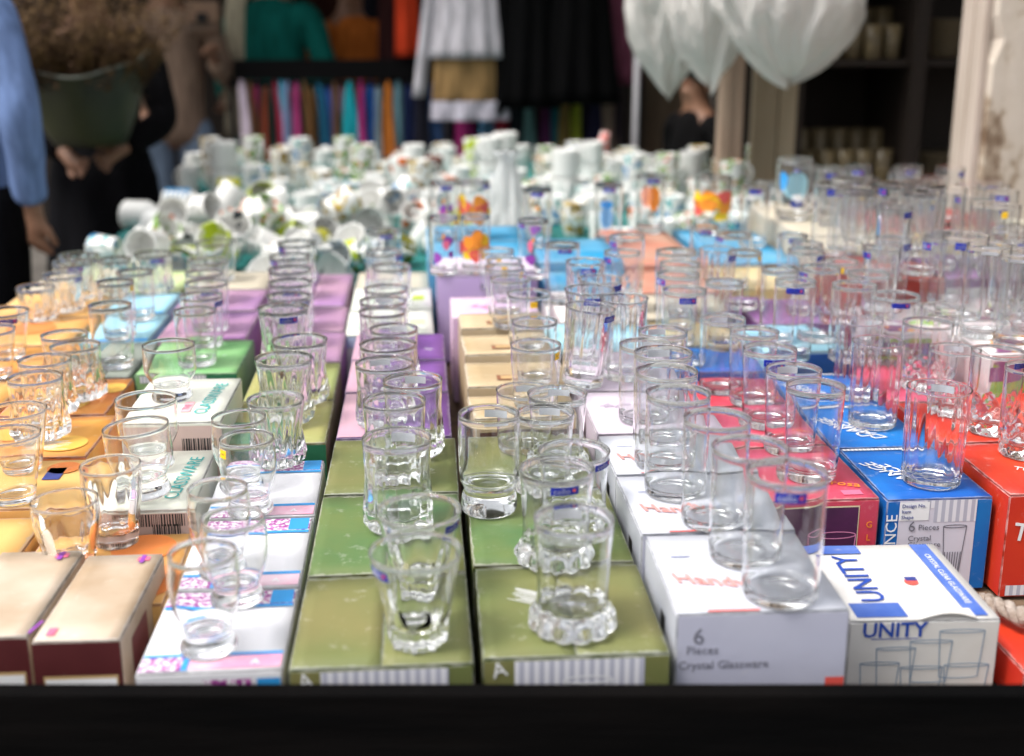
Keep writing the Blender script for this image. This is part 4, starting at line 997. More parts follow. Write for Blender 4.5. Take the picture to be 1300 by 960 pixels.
for bx, l_ in zb_.items():
    for n_, (_, gi) in enumerate(sorted(l_)): zrank[gi] = n_
idx_in_row = {}
for gi, (row, k, x, y, z, h, r, st) in enumerate(GLASSES):
    K = KIND[k]; i = idx_in_row.get(row, 0); idx_in_row[row] = i+1
    zt = top_at(x, y)
    z = (zt if zt else z) + 0.0009
    what, where = ROWS[row]; n_, tot = rank[gi]
    adj = 'clear '
    if tot == 1: lab = adj + what + ' standing ' + where
    elif n_ == tot-1: lab = adj + what + ', farthest back ' + where
    else: lab = adj + what + ', ' + ordinal(n_) + ' from the front ' + where
    if row == 'z':
        col_ = ('off-white', 'azure', 'salmon', 'plain')[0]
        near = min((b_ for b_ in BOXES if b_[0]-.004 <= x <= b_[1]+.004 and b_[2]-.004 <= y <= b_[3]+.004), key=lambda q: -q[4])[5]['label'].split(',')[0]
        zc = ZC.get(near, 0); ZC[near] = zc+1
        short = ' '.join(near.split()[:6])
        lab = {'straight_tall': 'straight glass', 'straight_mid': 'slightly tapered glass', 'octagon_tall': 'faceted glass', 'ribbed': 'fluted glass', 'cut_base': 'cut-base glass'}[k] + ', ' + ordinal(zrank[gi]) + ' from left on the ' + short
    rz = RND.uniform(0, 6.28)
    o = obj('drinking_glass', K['me'], None, None, (x, y, z), (0, 0, rz), (r/K['r'], r/K['r'], h/K['h']))
    tag(o, lab, 'glass', 'glasses ' + where)
    if (row, i) == ('q', 0):
        o.rotation_euler = (Matrix.Rotation(radians(5.0), 3, 'Y') @ Matrix.Rotation(rz, 3, 'Z')).to_euler(); o.location.z += 0.0027
    if (row, i) == ('B2', 1):
        o.rotation_euler = (Matrix.Rotation(radians(-4.0), 3, 'Y') @ Matrix.Rotation(rz, 3, 'Z')).to_euler(); o.location.z += 0.0019
    if st:
        face = math.atan2(-y, -x)                      # towards the camera side of the stall
        a = face + {'F': RND.uniform(0.0, .25), 'R': radians(58), 'L': radians(-58), 'B': pi + RND.uniform(-.35, .35)}[st[1]]
        col = 'y' if st[0] == 'y' else 'b'
        sm, sub = sticker_mesh(k, col)
        s_o = obj('sticker', sm, None, o, (0, 0, 0), (0, 0, a-rz))
        for nm, me in sub: obj(nm, me, None, s_o)
    if (row, i) in MOTIFS:
        face = math.atan2(-y, -x); motif(o, k, MOTIFS[(row, i)](random.Random(gi)), face-rz)

# ------------------------------------------------------------------ mugs and cups
def mug_mesh(name, r, h, taper=1.0, handle=True, wall=.0032, foot=True):
    rb = r*taper
    outer = lin([(rb*.78, 0), (rb*.92, .002), (rb, .010), (r*(.5+.5*taper)*.99+0.0, h*.5), (r, h-.0015)], 3)
    prof = [(0, .003), (rb*.7, .003), (rb*.74, .0005)] + [(a, b) for a, b, _ in outer] + [(r-wall*.3, h), (r-wall*.8, h-.0012)] + [(max(a-wall, .003), b) for a, b, _ in reversed(outer) if b > .008] + [(rb*.6, .0065), (0, .006)]
    parts = [lathe_data(prof, 28)]
    me = fix_normals(mesh(name, *join_data(parts), True))
    hm = None
    if handle:
        pts = [(r*.93+.0, 0, h*.80), (r+.010, 0, h*.84), (r+.021, 0, h*.74), (r+.024, 0, h*.55), (r+.019, 0, h*.36), (r+.008, 0, h*.24), (rb*.96, 0, h*.24)]
        v, f = tube_data(pts, .0042, 8); hm = fix_normals(mesh('handle', v, f, True))
    return me, hm
CER = (0.76, 0.76, 0.74)
MUGM = [spot_mat('ceramic_white', CER, [], .18), spot_mat('ceramic_lime', CER, [((.45, .55, .02), 26, .50, .53, 2.0)], .18), spot_mat('ceramic_orange', CER, [((.75, .16, .02), 30, .60, .63, 5.0), ((.10, .06, .03), 60, .64, .67, 1.0)], .18),
        spot_mat('ceramic_blue', CER, [((.03, .20, .42), 40, .58, .62, 1.5), ((.02, .35, .36), 30, .60, .64, 8.0)], .18), spot_mat('ceramic_brown', CER, [((.28, .18, .06), 45, .53, .58, 3.0), ((.55, .40, .08), 50, .60, .64, 9.0)], .18),
        spot_mat('ceramic_black', CER, [((.02, .03, .04), 38, .60, .63, 4.0)], .18), spot_mat('ceramic_olive', (.26, .25, .02), [((.80, .80, .75), 45, .58, .60, 2.0)], .2), spot_mat('ceramic_yellow', (.72, .66, .04), [(CER, 20, .56, .58, 2.0)], .2),
        spot_mat('ceramic_maroon', (.16, .03, .02), [(CER, 22, .54, .56, 2.0)], .2), spot_mat('ceramic_green', CER, [((.16, .30, .05), 38, .55, .59, 6.0), ((.60, .12, .05), 50, .62, .66, 2.0)], .18)]
MUGN = ['plain white', 'lime-patterned white', 'white mug with orange flowers', 'blue-patterned white', 'brown floral white', 'black-spotted white', 'olive green', 'yellow', 'maroon', 'green floral white']
MUGN[2] = 'orange-flowered white'
_mm = {}
def mug_kind(kd, mi):
    if (kd, mi) in _mm: return _mm[(kd, mi)]
    r, h, tp, hd = {'mug': (.040, .088, .96, True), 'cup': (.042, .070, .72, True), 'bowl': (.044, .046, .6, False), 'big': (.048, .098, .92, True)}[kd]
    me, hm = mug_mesh(kd, r, h, tp, hd); me.materials.append(MUGM[mi])
    if hm: hm.materials.append(MUGM[0])
    _mm[(kd, mi)] = (me, hm, r, h); return _mm[(kd, mi)]
used_labels = set()
def mug(kd, mi, loc, rot, lab, group, cat='mug'):
    me, hm, r, h = mug_kind(kd, mi)
    o = obj('mug' if kd != 'bowl' else 'bowl', me, None, None, loc, rot); tag(o, lab, cat, group)
    if hm: obj('handle', hm, None, o)
    return o

CLOTH_Z = 0.812
def ymap(x, y):
    y2 = 3.02 + (y-2.75)*0.945
    return x*y2/y, y2
# raised display board under a teal cloth
teal = thing('display_platform', 'low platform under a teal cloth carrying the mugs and cups', 'platform', (0.1, 4.0, TZ))
TEAL = mat('teal_cloth', (0.008, 0.13, 0.12), .85, (0.015, 0.19, 0.18), 7, bump=.3, bscale=90)
pts = []
NU, NV = 40, 50
for j in range(NV):
    for i in range(NU):
        x = -0.90 + 2.20*i/(NU-1) - 0.1; y = 2.64 + 2.72*j/(NV-1) - 4.0
        if x + 0.1 > 0.0 and y + 4.0 < 2.95: y = max(y, -1.05 + 0.02*((y+1.36)/0.31))
        pts.append((x, y, CLOTH_Z-TZ-0.0006 + 0.0012*noise.noise(Vector((x*9, y*9, 0)))))
v_, f_ = sheet_solid(pts, NU, NV, .0012); obj('cloth', mesh('cloth', v_, f_, True), TEAL, teal)
obj('board', box_mesh('board', -0.99, 1.19, -1.03, 1.34, 0.002, CLOTH_Z-TZ-0.0035), WOOD_OLD, teal)
obj('hem', box_mesh('hem', -1.0, -0.40, -1.375, -1.365, 0.045, CLOTH_Z-TZ+.0008), mat('white_hem', (.7, .68, .70), .8), teal)
obj('board', box_mesh('board', -0.99, -0.40, -1.363, -1.032, 0.002, CLOTH_Z-TZ-0.0035), WOOD_OLD, teal)

R2 = random.Random(21)
def flat(x, y): return (x, y, CLOTH_Z + .0016)
placed = []
def free(x, y, r=.046):
    for (a, b, c) in placed:
        if (a-x)**2 + (b-y)**2 < (c+r)**2: return False
    return True
# heap of mugs lying on their sides, front left of the cloth: (x, y, kind, material, mouth azimuth deg, tilt from upright deg, label)
HEAP = [
 (-0.44, 3.05, 'big', 8, 20, 78, 'large white and maroon mug lying with its mouth open to the right'), (-0.33, 2.98, 'mug', 1, -20, 70, 'lime-patterned mug lying below the maroon one'),
 (-0.25, 3.02, 'mug', 5, -60, 62, 'black-edged white mug lying with its mouth towards the viewer'), (-0.14, 3.12, 'big', 0, -75, 72, 'plain white mug lying with its round mouth facing the viewer'),
 (-0.52, 2.90, 'bowl', 0, 90, 150, 'white bowl lying upside down beside the yellow mug'), (-0.60, 2.86, 'mug', 7, 140, 75, 'yellow mug lying at the left end of the heap'),
 (-0.26, 2.86, 'mug', 6, 40, 80, 'olive mug with ring print lying across the heap'), (-0.36, 2.82, 'mug', 0, 200, 60, 'white mug lying with its base towards the viewer'),
 (-0.45, 2.78, 'cup', 5, 100, 100, 'black-spotted cup tipped over just behind the small tumblers'), (-0.06, 2.80, 'mug', 6, 230, 68, 'dark olive mug tipped sideways behind the flared tumblers'),
 (0.02, 2.98, 'mug', 0, -50, 50, 'white mug tipped over before the teal corner'), (-0.64, 3.08, 'mug', 3, 150, 85, 'blue-patterned mug lying near the table edge'),
 (-0.70, 3.28, 'mug', 0, 150, 82, 'white mug lying on the left table edge'), (-0.18, 2.74, 'cup', 1, 10, 85, 'lime-dotted cup lying behind the flared tumblers'),
 (-0.56, 3.20, 'mug', 2, 60, 65, 'orange-flowered mug tipped on the heap'), (-0.02, 3.22, 'mug', 2, -80, 40, 'orange-flowered mug tilted towards the viewer'),
 (-0.30, 3.24, 'mug', 0, 10, 88, 'white mug lying behind the black-edged one'), (-0.44, 3.30, 'mug', 9, 70, 80, 'green floral mug lying behind the large maroon one'),
 (-0.74, 2.86, 'cup', 3, 160, 95, 'blue-patterned cup tipped over at the corner of the teal cloth'), (-0.68, 2.98, 'bowl', 0, 170, 80, 'white bowl standing on its rim near the teal corner'),
]
for (x, y, kd, mi, az, tilt, lab) in HEAP:
    x, y = ymap(x, y)
    me, hm, r, h = mug_kind(kd, mi)
    d = Matrix.Rotation(radians(az), 3, 'Z') @ Matrix.Rotation(radians(tilt), 3, 'Y') @ Matrix.Rotation(R2.uniform(1.2, 1.9), 3, 'Z')
    zmin = min((d @ v.co).z for v in me.vertices)
    c = d @ Vector((0, 0, h/2))
    mug(kd, mi, (x - c.x, y - c.y, CLOTH_Z + .0016 - zmin), d.to_euler(), lab, 'mugs tumbled in a heap')
    placed.append((x, y, .05))
# a second layer on the heap
for (x, y, kd, mi, az, tilt, dz, lab) in [(-0.40, 2.93, 'mug', 9, 100, 70, .066, 'green floral mug riding on top of the heap'), (-0.20, 3.05, 'mug', 4, 30, 60, .074, 'brown floral mug perched on the heap'), (-0.55, 3.05, 'mug', 0, -30, 75, .072, 'white mug on top of the heap, mouth turned sideways')]:
    x, y = ymap(x, y)
    me, hm, r, h = mug_kind(kd, mi); d = Matrix.Rotation(radians(az), 3, 'Z') @ Matrix.Rotation(radians(tilt), 3, 'Y') @ Matrix.Rotation(1.5, 3, 'Z')
    zmin = min((d @ v.co).z for v in me.vertices); c = d @ Vector((0, 0, h/2))
    mug(kd, mi, (x-c.x, y-c.y, CLOTH_Z + dz - zmin), d.to_euler(), lab, 'mugs tumbled in a heap')

# loosely tumbled ware filling the heap
RH = random.Random(14); taken = [ymap(q[0], q[1]) for q in HEAP]; nh = {}
for tr in range(3000):
    if sum(nh.values()) >= 50: break
    x, y = RH.uniform(-.74, .16), RH.uniform(2.74, 3.62)
    if y < 2.96 and x > -.06: continue
    if y > 3.3 and x < -.62: continue
    lay = 0 if all((x-a)**2 + (y-b)**2 > .0068 for a, b in taken) else 1 if all((x-a)**2 + (y-b)**2 > .0012 for a, b in taken) and RH.random() < .25 else None
    if lay is None: continue
    kd = RH.choice(('mug', 'cup', 'cup', 'bowl', 'mug')); mi = RH.choice((0, 0, 0, 0, 0, 2, 5, 9, 0, 3, 1)); az = RH.uniform(-160, 20); tilt = RH.uniform(35, 95)
    me, hm, r, h = mug_kind(kd, mi); d = Matrix.Rotation(radians(az), 3, 'Z') @ Matrix.Rotation(radians(tilt), 3, 'Y') @ Matrix.Rotation(RH.uniform(0, 6), 3, 'Z')
    zmin = min((d @ v.co).z for v in me.vertices); c = d @ Vector((0, 0, h/2)); taken.append((x, y))
    key = (mi, kd, lay); nh[key] = nh.get(key, 0)+1
    nm = {'mug': 'mug', 'cup': 'cup', 'bowl': 'bowl'}[kd]
    lab = ('' if nh[key] == 1 else ordinal(nh[key]-1) + ' ') + MUGN[mi] + ' ' + nm + (' lying loose in the heap of tumbled ware' if lay == 0 else ' perched on top of the tumbled ware')
    mug(kd, mi, (x-c.x, y-c.y, CLOTH_Z + .0016 - zmin + lay*.062), d.to_euler(), lab, 'mugs tumbled in a heap', nm)

# nested cups lying in a row on the left edge
for s_i, (x, y, az, mi) in enumerate(((-0.74, 3.45, 160, 0), (-0.68, 3.75, 165, 3))):
    x, y = ymap(x, y)
    d = Matrix.Rotation(radians(az), 3, 'Z') @ Matrix.Rotation(radians(84), 3, 'Y')
    ax = d @ Vector((0, 0, 1))
    for k in range(5):
        me, hm, r, h = mug_kind('bowl', mi)
        zmin = min((d @ v.co).z for v in me.vertices)
        mug('bowl', mi, (x + ax.x*.017*k, y + ax.y*.017*k, CLOTH_Z + .0016 - zmin), d.to_euler(), '%s bowl, %s in the %s nested row lying at the left edge' % (('white', 'blue-patterned')[s_i], ordinal(k), ('nearer', 'farther')[s_i]), 'nested bowls lying on their sides', 'bowl')

# upright stacks: (x, y, kind, material, count)
STACKS = [(-0.93+.08, 5.10, 'cup', 4, 5), (-0.72, 4.90, 'mug', 9, 2), (-0.55, 5.05, 'cup', 4, 3), (-0.38, 4.85, 'cup', 0, 3), (-0.22, 5.08, 'mug', 4, 2), (-0.06, 4.9, 'cup', 8, 3), (0.10, 5.1, 'cup', 4, 4), (0.22, 4.85, 'bowl', 0, 4),
          (0.36, 5.1, 'cup', 0, 6), (0.52, 4.95, 'cup', 9, 5), (0.66, 5.12, 'cup', 0, 5), (0.86, 4.95, 'bowl', 9, 5), (0.80, 4.70, 'cup', 4, 3), (0.97, 4.72, 'bowl', 0, 4), (1.10, 4.95, 'mug', 7, 1),
          (-0.78, 4.60, 'mug', 4, 2), (-0.62, 4.62, 'mug', 9, 2), (-0.44, 4.55, 'mug', 3, 2), (-0.28, 4.58, 'mug', 9, 2), (-0.12, 4.52, 'mug', 4, 1), (0.05, 4.55, 'cup', 8, 2), (0.20, 4.48, 'mug', 1, 2),
          (-0.70, 4.30, 'mug', 9, 1), (-0.52, 4.25, 'cup', 3, 3), (-0.36, 4.28, 'mug', 0, 1), (-0.20, 4.22, 'mug', 9, 2), (-0.02, 4.25, 'mug', 0, 2), (0.14, 4.2, 'cup', 0, 3),
          (-0.62, 3.98, 'mug', 7, 1), (-0.46, 3.95, 'mug', 0, 1), (-0.30, 3.92, 'mug', 3, 1), (-0.14, 3.9, 'mug', 0, 1), (0.00, 3.72, 'mug', 4, 2), (0.20, 3.85, 'mug', 3, 1),
          (-0.50, 3.66, 'mug', 5, 1), (-0.34, 3.62, 'mug', 0, 1), (-0.20, 3.6, 'mug', 2, 1), (0.17, 3.50, 'mug', 3, 1), (0.30, 3.62, 'cup', 0, 3), (0.62, 4.3, 'mug', 0, 2), (0.46, 4.42, 'cup', 4, 3), (0.78, 4.25, 'mug', 5, 1),
          (0.52, 3.7, 'mug', 3, 1), (0.66, 3.55, 'mug', 3, 1), (0.42, 3.25, 'cup', 4, 2), (0.60, 3.2, 'mug', 2, 1), (0.80, 3.85, 'mug', 9, 2), (0.96, 4.1, 'mug', 4, 2), (0.95, 3.6, 'mug', 9, 2), (0.78, 3.3, 'mug', 0, 1),
          (0.30, 3.2, 'mug', 4, 1), (0.95, 3.25, 'mug', 4, 1), (0.34, 4.2, 'mug', 0, 1), (1.12, 4.4, 'cup', 4, 4), (1.14, 4.1, 'mug', 9, 2), (1.12, 3.8, 'mug', 0, 1)]
byy = {}
R3 = random.Random(77)
for i in range(len(STACKS)): STACKS[i] = (*ymap(*STACKS[i][:2]), STACKS[i][2], STACKS[i][3], min(STACKS[i][4], 2 if STACKS[i][2] == 'cup' else 4))
for tr in range(6000):                                   # more ware set down in the gaps
    if len(STACKS) > 135: break
    y = R3.uniform(3.15, 5.25); x = R3.uniform(-.84 - .06*(y > 4), 1.2)
    if x < .0 and y < 3.55: continue
    if y > 4.85 and R3.random() < .8: continue
    if x < -.60 and y < 4.3: continue
    if abs(x-.235) < .2 and abs(y-3.12) < .2: continue
    if all((x-s[0])**2 + (y-s[1])**2 > .0115 for s in STACKS): STACKS.append((x, y, R3.choice(('mug', 'mug', 'cup', 'big')), R3.choice((0, 0, 0, 4, 9, 3, 5, 2, 4)), R3.choice((1, 1, 2)) if y > 3.8 else 1))
for i, (x, y, kd, mi, n) in enumerate(STACKS):
    if kd in ('mug', 'big') and y > 4.85: kd, n = 'cup', 2
    me, hm, r, h = mug_kind(kd, mi)
    dz = {'cup': .030, 'bowl': .014, 'mug': h+.0004, 'big': h}[kd]
    deep = ('front', 'second', 'third', 'fourth', 'fifth', 'sixth', 'rear')[min(6, max(0, int((y-3.1)/.32)))]
    key = (deep, mi, kd); byy[key] = byy.get(key, 0) + 1
    for k in range(n):
        a = R2.uniform(0, 6.28)
        nm = {'mug': 'mug', 'cup': 'cup', 'bowl': 'bowl', 'big': 'large mug'}[kd]
        pos = '' if n == 1 else (' at the bottom of its stack' if k == 0 else ' on top of its stack' if k == n-1 else ', %s up in its stack' % ordinal(k))
        num = '' if byy[key] == 1 else ordinal(byy[key]-1) + ' '
        lab = num + MUGN[mi] + ' ' + nm + pos + ', ' + deep + ' row of cloth'
        mug(kd, mi, (x + R2.uniform(-.002, .002), y + R2.uniform(-.002, .002), CLOTH_Z + .0016 + k*dz), (0, 0, a), lab, 'upright cups and mugs on the teal cloth', 'bowl' if kd == 'bowl' else 'cup' if kd == 'cup' else 'mug')

# tilted patterned bottle-shaped vase in the rear right
vs = lathe_data([(0, 0), (.032, 0), (.036, .02), (.034, .09), (.022, .13), (.018, .16), (.016, .16), (.019, .128), (.030, .09), (.031, .02), (0, .01)], 24)
me = fix_normals(mesh('vase', *vs, True)); me.materials.append(spot_mat('red_check', (.75, .62, .60), [((.62, .07, .05), 70, .50, .53, 0.0)], .3))
tag(obj('vase', me, None, None, (0.74, 5.02, CLOTH_Z+.010), (0, radians(14), 0)), 'red and white patterned vase leaning among the rear stacks', 'vase')

# white plastic sheet draped over a stack, standing among the glasses
NA, NZ = 90, 30; v_, f_ = [], []
for j in range(NZ):
    t = j/(NZ-1)
    for i in range(NA):
        a = 2*pi*i/NA; pn = Vector((cos(a)*1.6, sin(a)*1.6, t*2.2)); r = (.012 + .024*max(0, 1-t/.09) + .072*t**.9)*(1 + .30*noise.noise(pn) + .22*noise.noise(pn*2.3) + .10*sin(9*a+4*noise.noise(pn)))
        v_.append((r*cos(a), r*sin(a), .215*(1-t) + .006*sin(3*a)*t*(1-t)))
for j in range(NZ-1):
    for i in range(NA): f_.append((j*NA+i, (j+1)*NA+i, (j+1)*NA+(i+1) % NA, j*NA+(i+1) % NA))
f_.append(tuple(range(NA)))
def plastic(name, c, tr):
    m = bpy.data.materials.new(name); m.use_nodes = True; N = m.node_tree.nodes; L = m.node_tree.links; N.clear()
    o = N.new('ShaderNodeOutputMaterial'); d = N.new('ShaderNodeBsdfDiffuse'); t = N.new('ShaderNodeBsdfTranslucent'); g = N.new('ShaderNodeBsdfGlossy'); tp = N.new('ShaderNodeBsdfTransparent')
    tc = N.new('ShaderNodeTexCoord'); nz = N.new('ShaderNodeTexNoise'); nz.noise_type = 'RIDGED_MULTIFRACTAL'; nz.inputs['Scale'].default_value = 7; nz.inputs['Detail'].default_value = 3; nz.inputs['Distortion'].default_value = .8
    bp = N.new('ShaderNodeBump'); bp.inputs['Strength'].default_value = .9; bp.inputs['Distance'].default_value = .02; L.new(tc.outputs['Object'], nz.inputs['Vector']); L.new(nz.outputs[0], bp.inputs['Height'])
    for q in (d, t, g): L.new(bp.outputs[0], q.inputs['Normal'])
    d.inputs[0].default_value = (*c, 1); t.inputs[0].default_value = (*c, 1); g.inputs['Roughness'].default_value = .25
    a = N.new('ShaderNodeMixShader'); a.inputs[0].default_value = .45; L.new(d.outputs[0], a.inputs[1]); L.new(t.outputs[0], a.inputs[2])
    b = N.new('ShaderNodeMixShader'); b.inputs[0].default_value = .08; L.new(a.outputs[0], b.inputs[1]); L.new(g.outputs[0], b.inputs[2])
    e = N.new('ShaderNodeMixShader'); e.inputs[0].default_value = tr; L.new(b.outputs[0], e.inputs[1]); L.new(tp.outputs[0], e.inputs[2]); L.new(e.outputs[0], o.inputs[0])
    return m
PLASTIC = plastic('milky_plastic', (.80, .82, .82), .2)
tag(obj('plastic_wrap', mesh('plastic_wrap', v_, f_, True), PLASTIC, None, (0.225, 3.10, CLOTH_Z+.002), None, (1, 1, 1.35)), 'milky white plastic bag pulled over a stack between printed glasses', 'plastic bag')


# ------------------------------------------------------------------ stock in the cabinet
DIMG = mat('dim_brown_ware', (.24, .185, .10), .3, (.13, .10, .055), 12)  # opaque dim brown tint in place of clear glass
tum = fix_normals(mesh('stored_tumbler', *lathe_data([(0, .002), (.026, 0), (.030, .006), (.034, .12), (.032, .12), (.028, .012), (0, .010)], 20), True)); tum.materials.append(DIMG)
plt_ = fix_normals(mesh('stored_plate', *lathe_data([(0, .002), (.05, 0), (.095, .014), (.094, .017), (.05, .004), (0, .004)], 24), True)); plt_.materials.append(mat('dull_plate', (.24, .19, .12), .4))
RB = random.Random(31); cx, cy = 1.9, 4.45
for si, z in enumerate(SHELVES[1:4]):
    nm = ('low', 'middle', 'upper')[si]
    for i in range(5):
        tag(obj('stored_tumbler', tum, None, None, (cx - .50 + .072*i, cy - .15 + RB.uniform(-.01, .01), z+.0235)), 'dim brown tumbler, %s from its end on the %s cabinet shelf' % (ordinal(i), nm), 'glass', 'dim brown tumblers in the cabinet')
    for i in range(5):
        tag(obj('stored_tumbler', tum, None, None, (cx - .47 + .072*i, cy + .02, z+.0235), None, (1, 1, 1.5)), 'tall dim brown tumbler, %s in the rear line on the %s cabinet shelf' % (ordinal(i), nm), 'glass', 'dim brown tumblers in the cabinet')
    for s in range(3):
        for k in range(7 if si != 1 else 10):
            tag(obj('stored_plate', plt_, None, None, (cx + .02 + .205*s, cy - .05, z + .0235 + .0135*k)), 'dull plate, %s from below in the %s pile on the %s cabinet shelf' % (ordinal(k), ordinal(s), nm), 'plate', 'piled plates in the cabinet')
tag(obj('carton', box_mesh('carton', -.06, .06, -.05, .05, 0, .13, .003), mat('orange_carton', (.55, .22, .05), .6), None, (1.62, 3.62, .78), (0, 0, .2)), 'small orange carton standing behind the tall plain glasses', 'box')
for i, (x, c) in enumerate(((1.50, (.48, .16, .06)), (1.72, (.30, .26, .2)))):
    pass
ctr = thing('side_counter', 'low wooden counter between the stall and the cabinet', 'counter', (1.75, 3.65, 0))
obj('top', box_mesh('top', -.35, .5, -.2, .2, .74, .778, .003), WOOD_OLD, ctr)
for x in (-.3, .45):
    for y in (-.15, .15): obj('leg', box_mesh('leg', x-.02, x+.02, y-.02, y+.02, 0, .739), WOOD_OLD, ctr)

# ------------------------------------------------------------------ hanging plastic bags
def bag(label, loc, R, H, seed, sx=1.0):
    NA, NZ = 160, 84; v, f = [], []
    for j in range(NZ):
        t = j/(NZ-1)
        prof = max(.02, sin(pi/2*(t/.38)**.78)) if t < .38 else 1 - .62*((t-.38)/.62)**1.6
        r0 = R*max(prof, .03) if t > 0 else R*.02
        for i in range(NA):
            a = 2*pi*i/NA; p = Vector((cos(a)*2.2, sin(a)*2.2, t*3 + seed))
            w1 = noise.noise(p*1.3); q = Vector((cos(a)*3 + w1, sin(a)*3, t*2.0 + seed*1.7)); ridge = 1 - abs(noise.noise(q*1.6))*2; fine = 1 - abs(noise.noise(q*4.2))*2
            r = r0*(1 + .30*noise.noise(p*.8) + .16*noise.noise(p*1.9) + .13*ridge + .06*fine + .05*sin(13*a + 7*w1)*(.2 + abs(t-.35)))
            v.append((r*cos(a)*sx + .05*(.4-t)*sin(seed) + .03*noise.noise(Vector((t*4, seed, 0))), r*sin(a)*.75, t*H + .05*noise.noise(p*1.1)*(1-t) + .03*H*noise.noise(Vector((cos(a)*1.5, sin(a)*1.5, seed)))))
    for j in range(NZ-1):
        for i in range(NA): f.append((j*NA+i, j*NA+(i+1) % NA, (j+1)*NA+(i+1) % NA, (j+1)*NA+i))
    f.append(tuple(range(NA))[::-1]); f.append(tuple((NZ-1)*NA+i for i in range(NA)))
    t = thing('plastic_bag', label, 'plastic bag', loc, 0, 'plastic bags hung at the shop front')
    obj('pouch', mesh('pouch', v, f, True), PLASTIC2, t)
    vv, ff = tube_data([(0, 0, H-.03), (.01, 0, H+.05), (0, .01, 2.18-loc[2])], [R*.16, R*.08, .008], 8); obj('knotted_neck', mesh('knotted_neck', vv, ff, True), PLASTIC2, t)
    return t
PLASTIC2 = plastic('stuffed_bag_plastic', (.82, .80, .77), .06)
bag('big white stuffed plastic bag hanging before the cabinet', (1.045, 3.40, 1.275), .195, .66, 3.0)
bag('slack greyish plastic bag hanging over the wooden post', (0.875, 3.66, 1.25), .125, .75, 9.0)
bag('thin white plastic bag hanging left of the others', (0.81, 3.98, 1.21), .13, .80, 15.0, .9)
bm_ = thing('hanging_beam', 'wooden beam from which the plastic bags hang', 'beam', (1.0, 3.6, 2.18))
obj('bar', box_mesh('bar', -.45, .5, -.28, -.12, 0, .05, .004), POSTW, bm_); obj('bar', box_mesh('bar', -.45, .5, .28, .40, 0, .05, .004), POSTW, bm_); obj('bar', box_mesh('bar', -.45, -.38, -.118, .278, 0, .05, .004), POSTW, bm_); obj('bar', box_mesh('bar', .30, .38, -.118, .278, 0, .05, .004), POSTW, bm_)
obj('bar', box_mesh('bar', -.378, .298, .02, .10, 0, .05, .004), POSTW, bm_)
obj('support', box_mesh('support', -.02, .04, .30, .36, -2.18, -.001, .004), POSTW, bm_)

# ------------------------------------------------------------------ clothes stall
def drape(levels, n=48, folds=9, amp=.012, seed=0, cap=True):
    """closed hanging cloth: levels = (z, xc, half_width, half_depth) top to bottom"""
    v, f = [], []
    for j, (z, xc, hw, hd) in enumerate(levels):
        t = j/max(1, len(levels)-1)
        for i in range(n):
            a = 2*pi*i/n; d = amp*(.25+.75*t)*sin(folds*a + seed + 1.3*t) + amp*.6*noise.noise(Vector((cos(a)*2+seed, sin(a)*2, t*2)))
            v.append((xc + (hw + d*.3)*cos(a), (hd + d)*sin(a), z))
    for j in range(len(levels)-1):
        for i in range(n): f.append((j*n+i, (j+1)*n+i, (j+1)*n+(i+1) % n, j*n+(i+1) % n))
    if cap:
        f.append(tuple(range(n))); f.append(tuple((len(levels)-1)*n+i for i in range(n))[::-1])
    return v, f
def fabric(name, c, c2=None):
    if max(c) < .03: c = tuple(q*.4 for q in c)
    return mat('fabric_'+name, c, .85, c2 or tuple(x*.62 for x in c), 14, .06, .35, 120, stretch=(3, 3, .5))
def levels(zt, zb, fn, n=12): return [(zt + (zb-zt)*k/(n-1),) + fn(k/(n-1)) for k in range(n)]

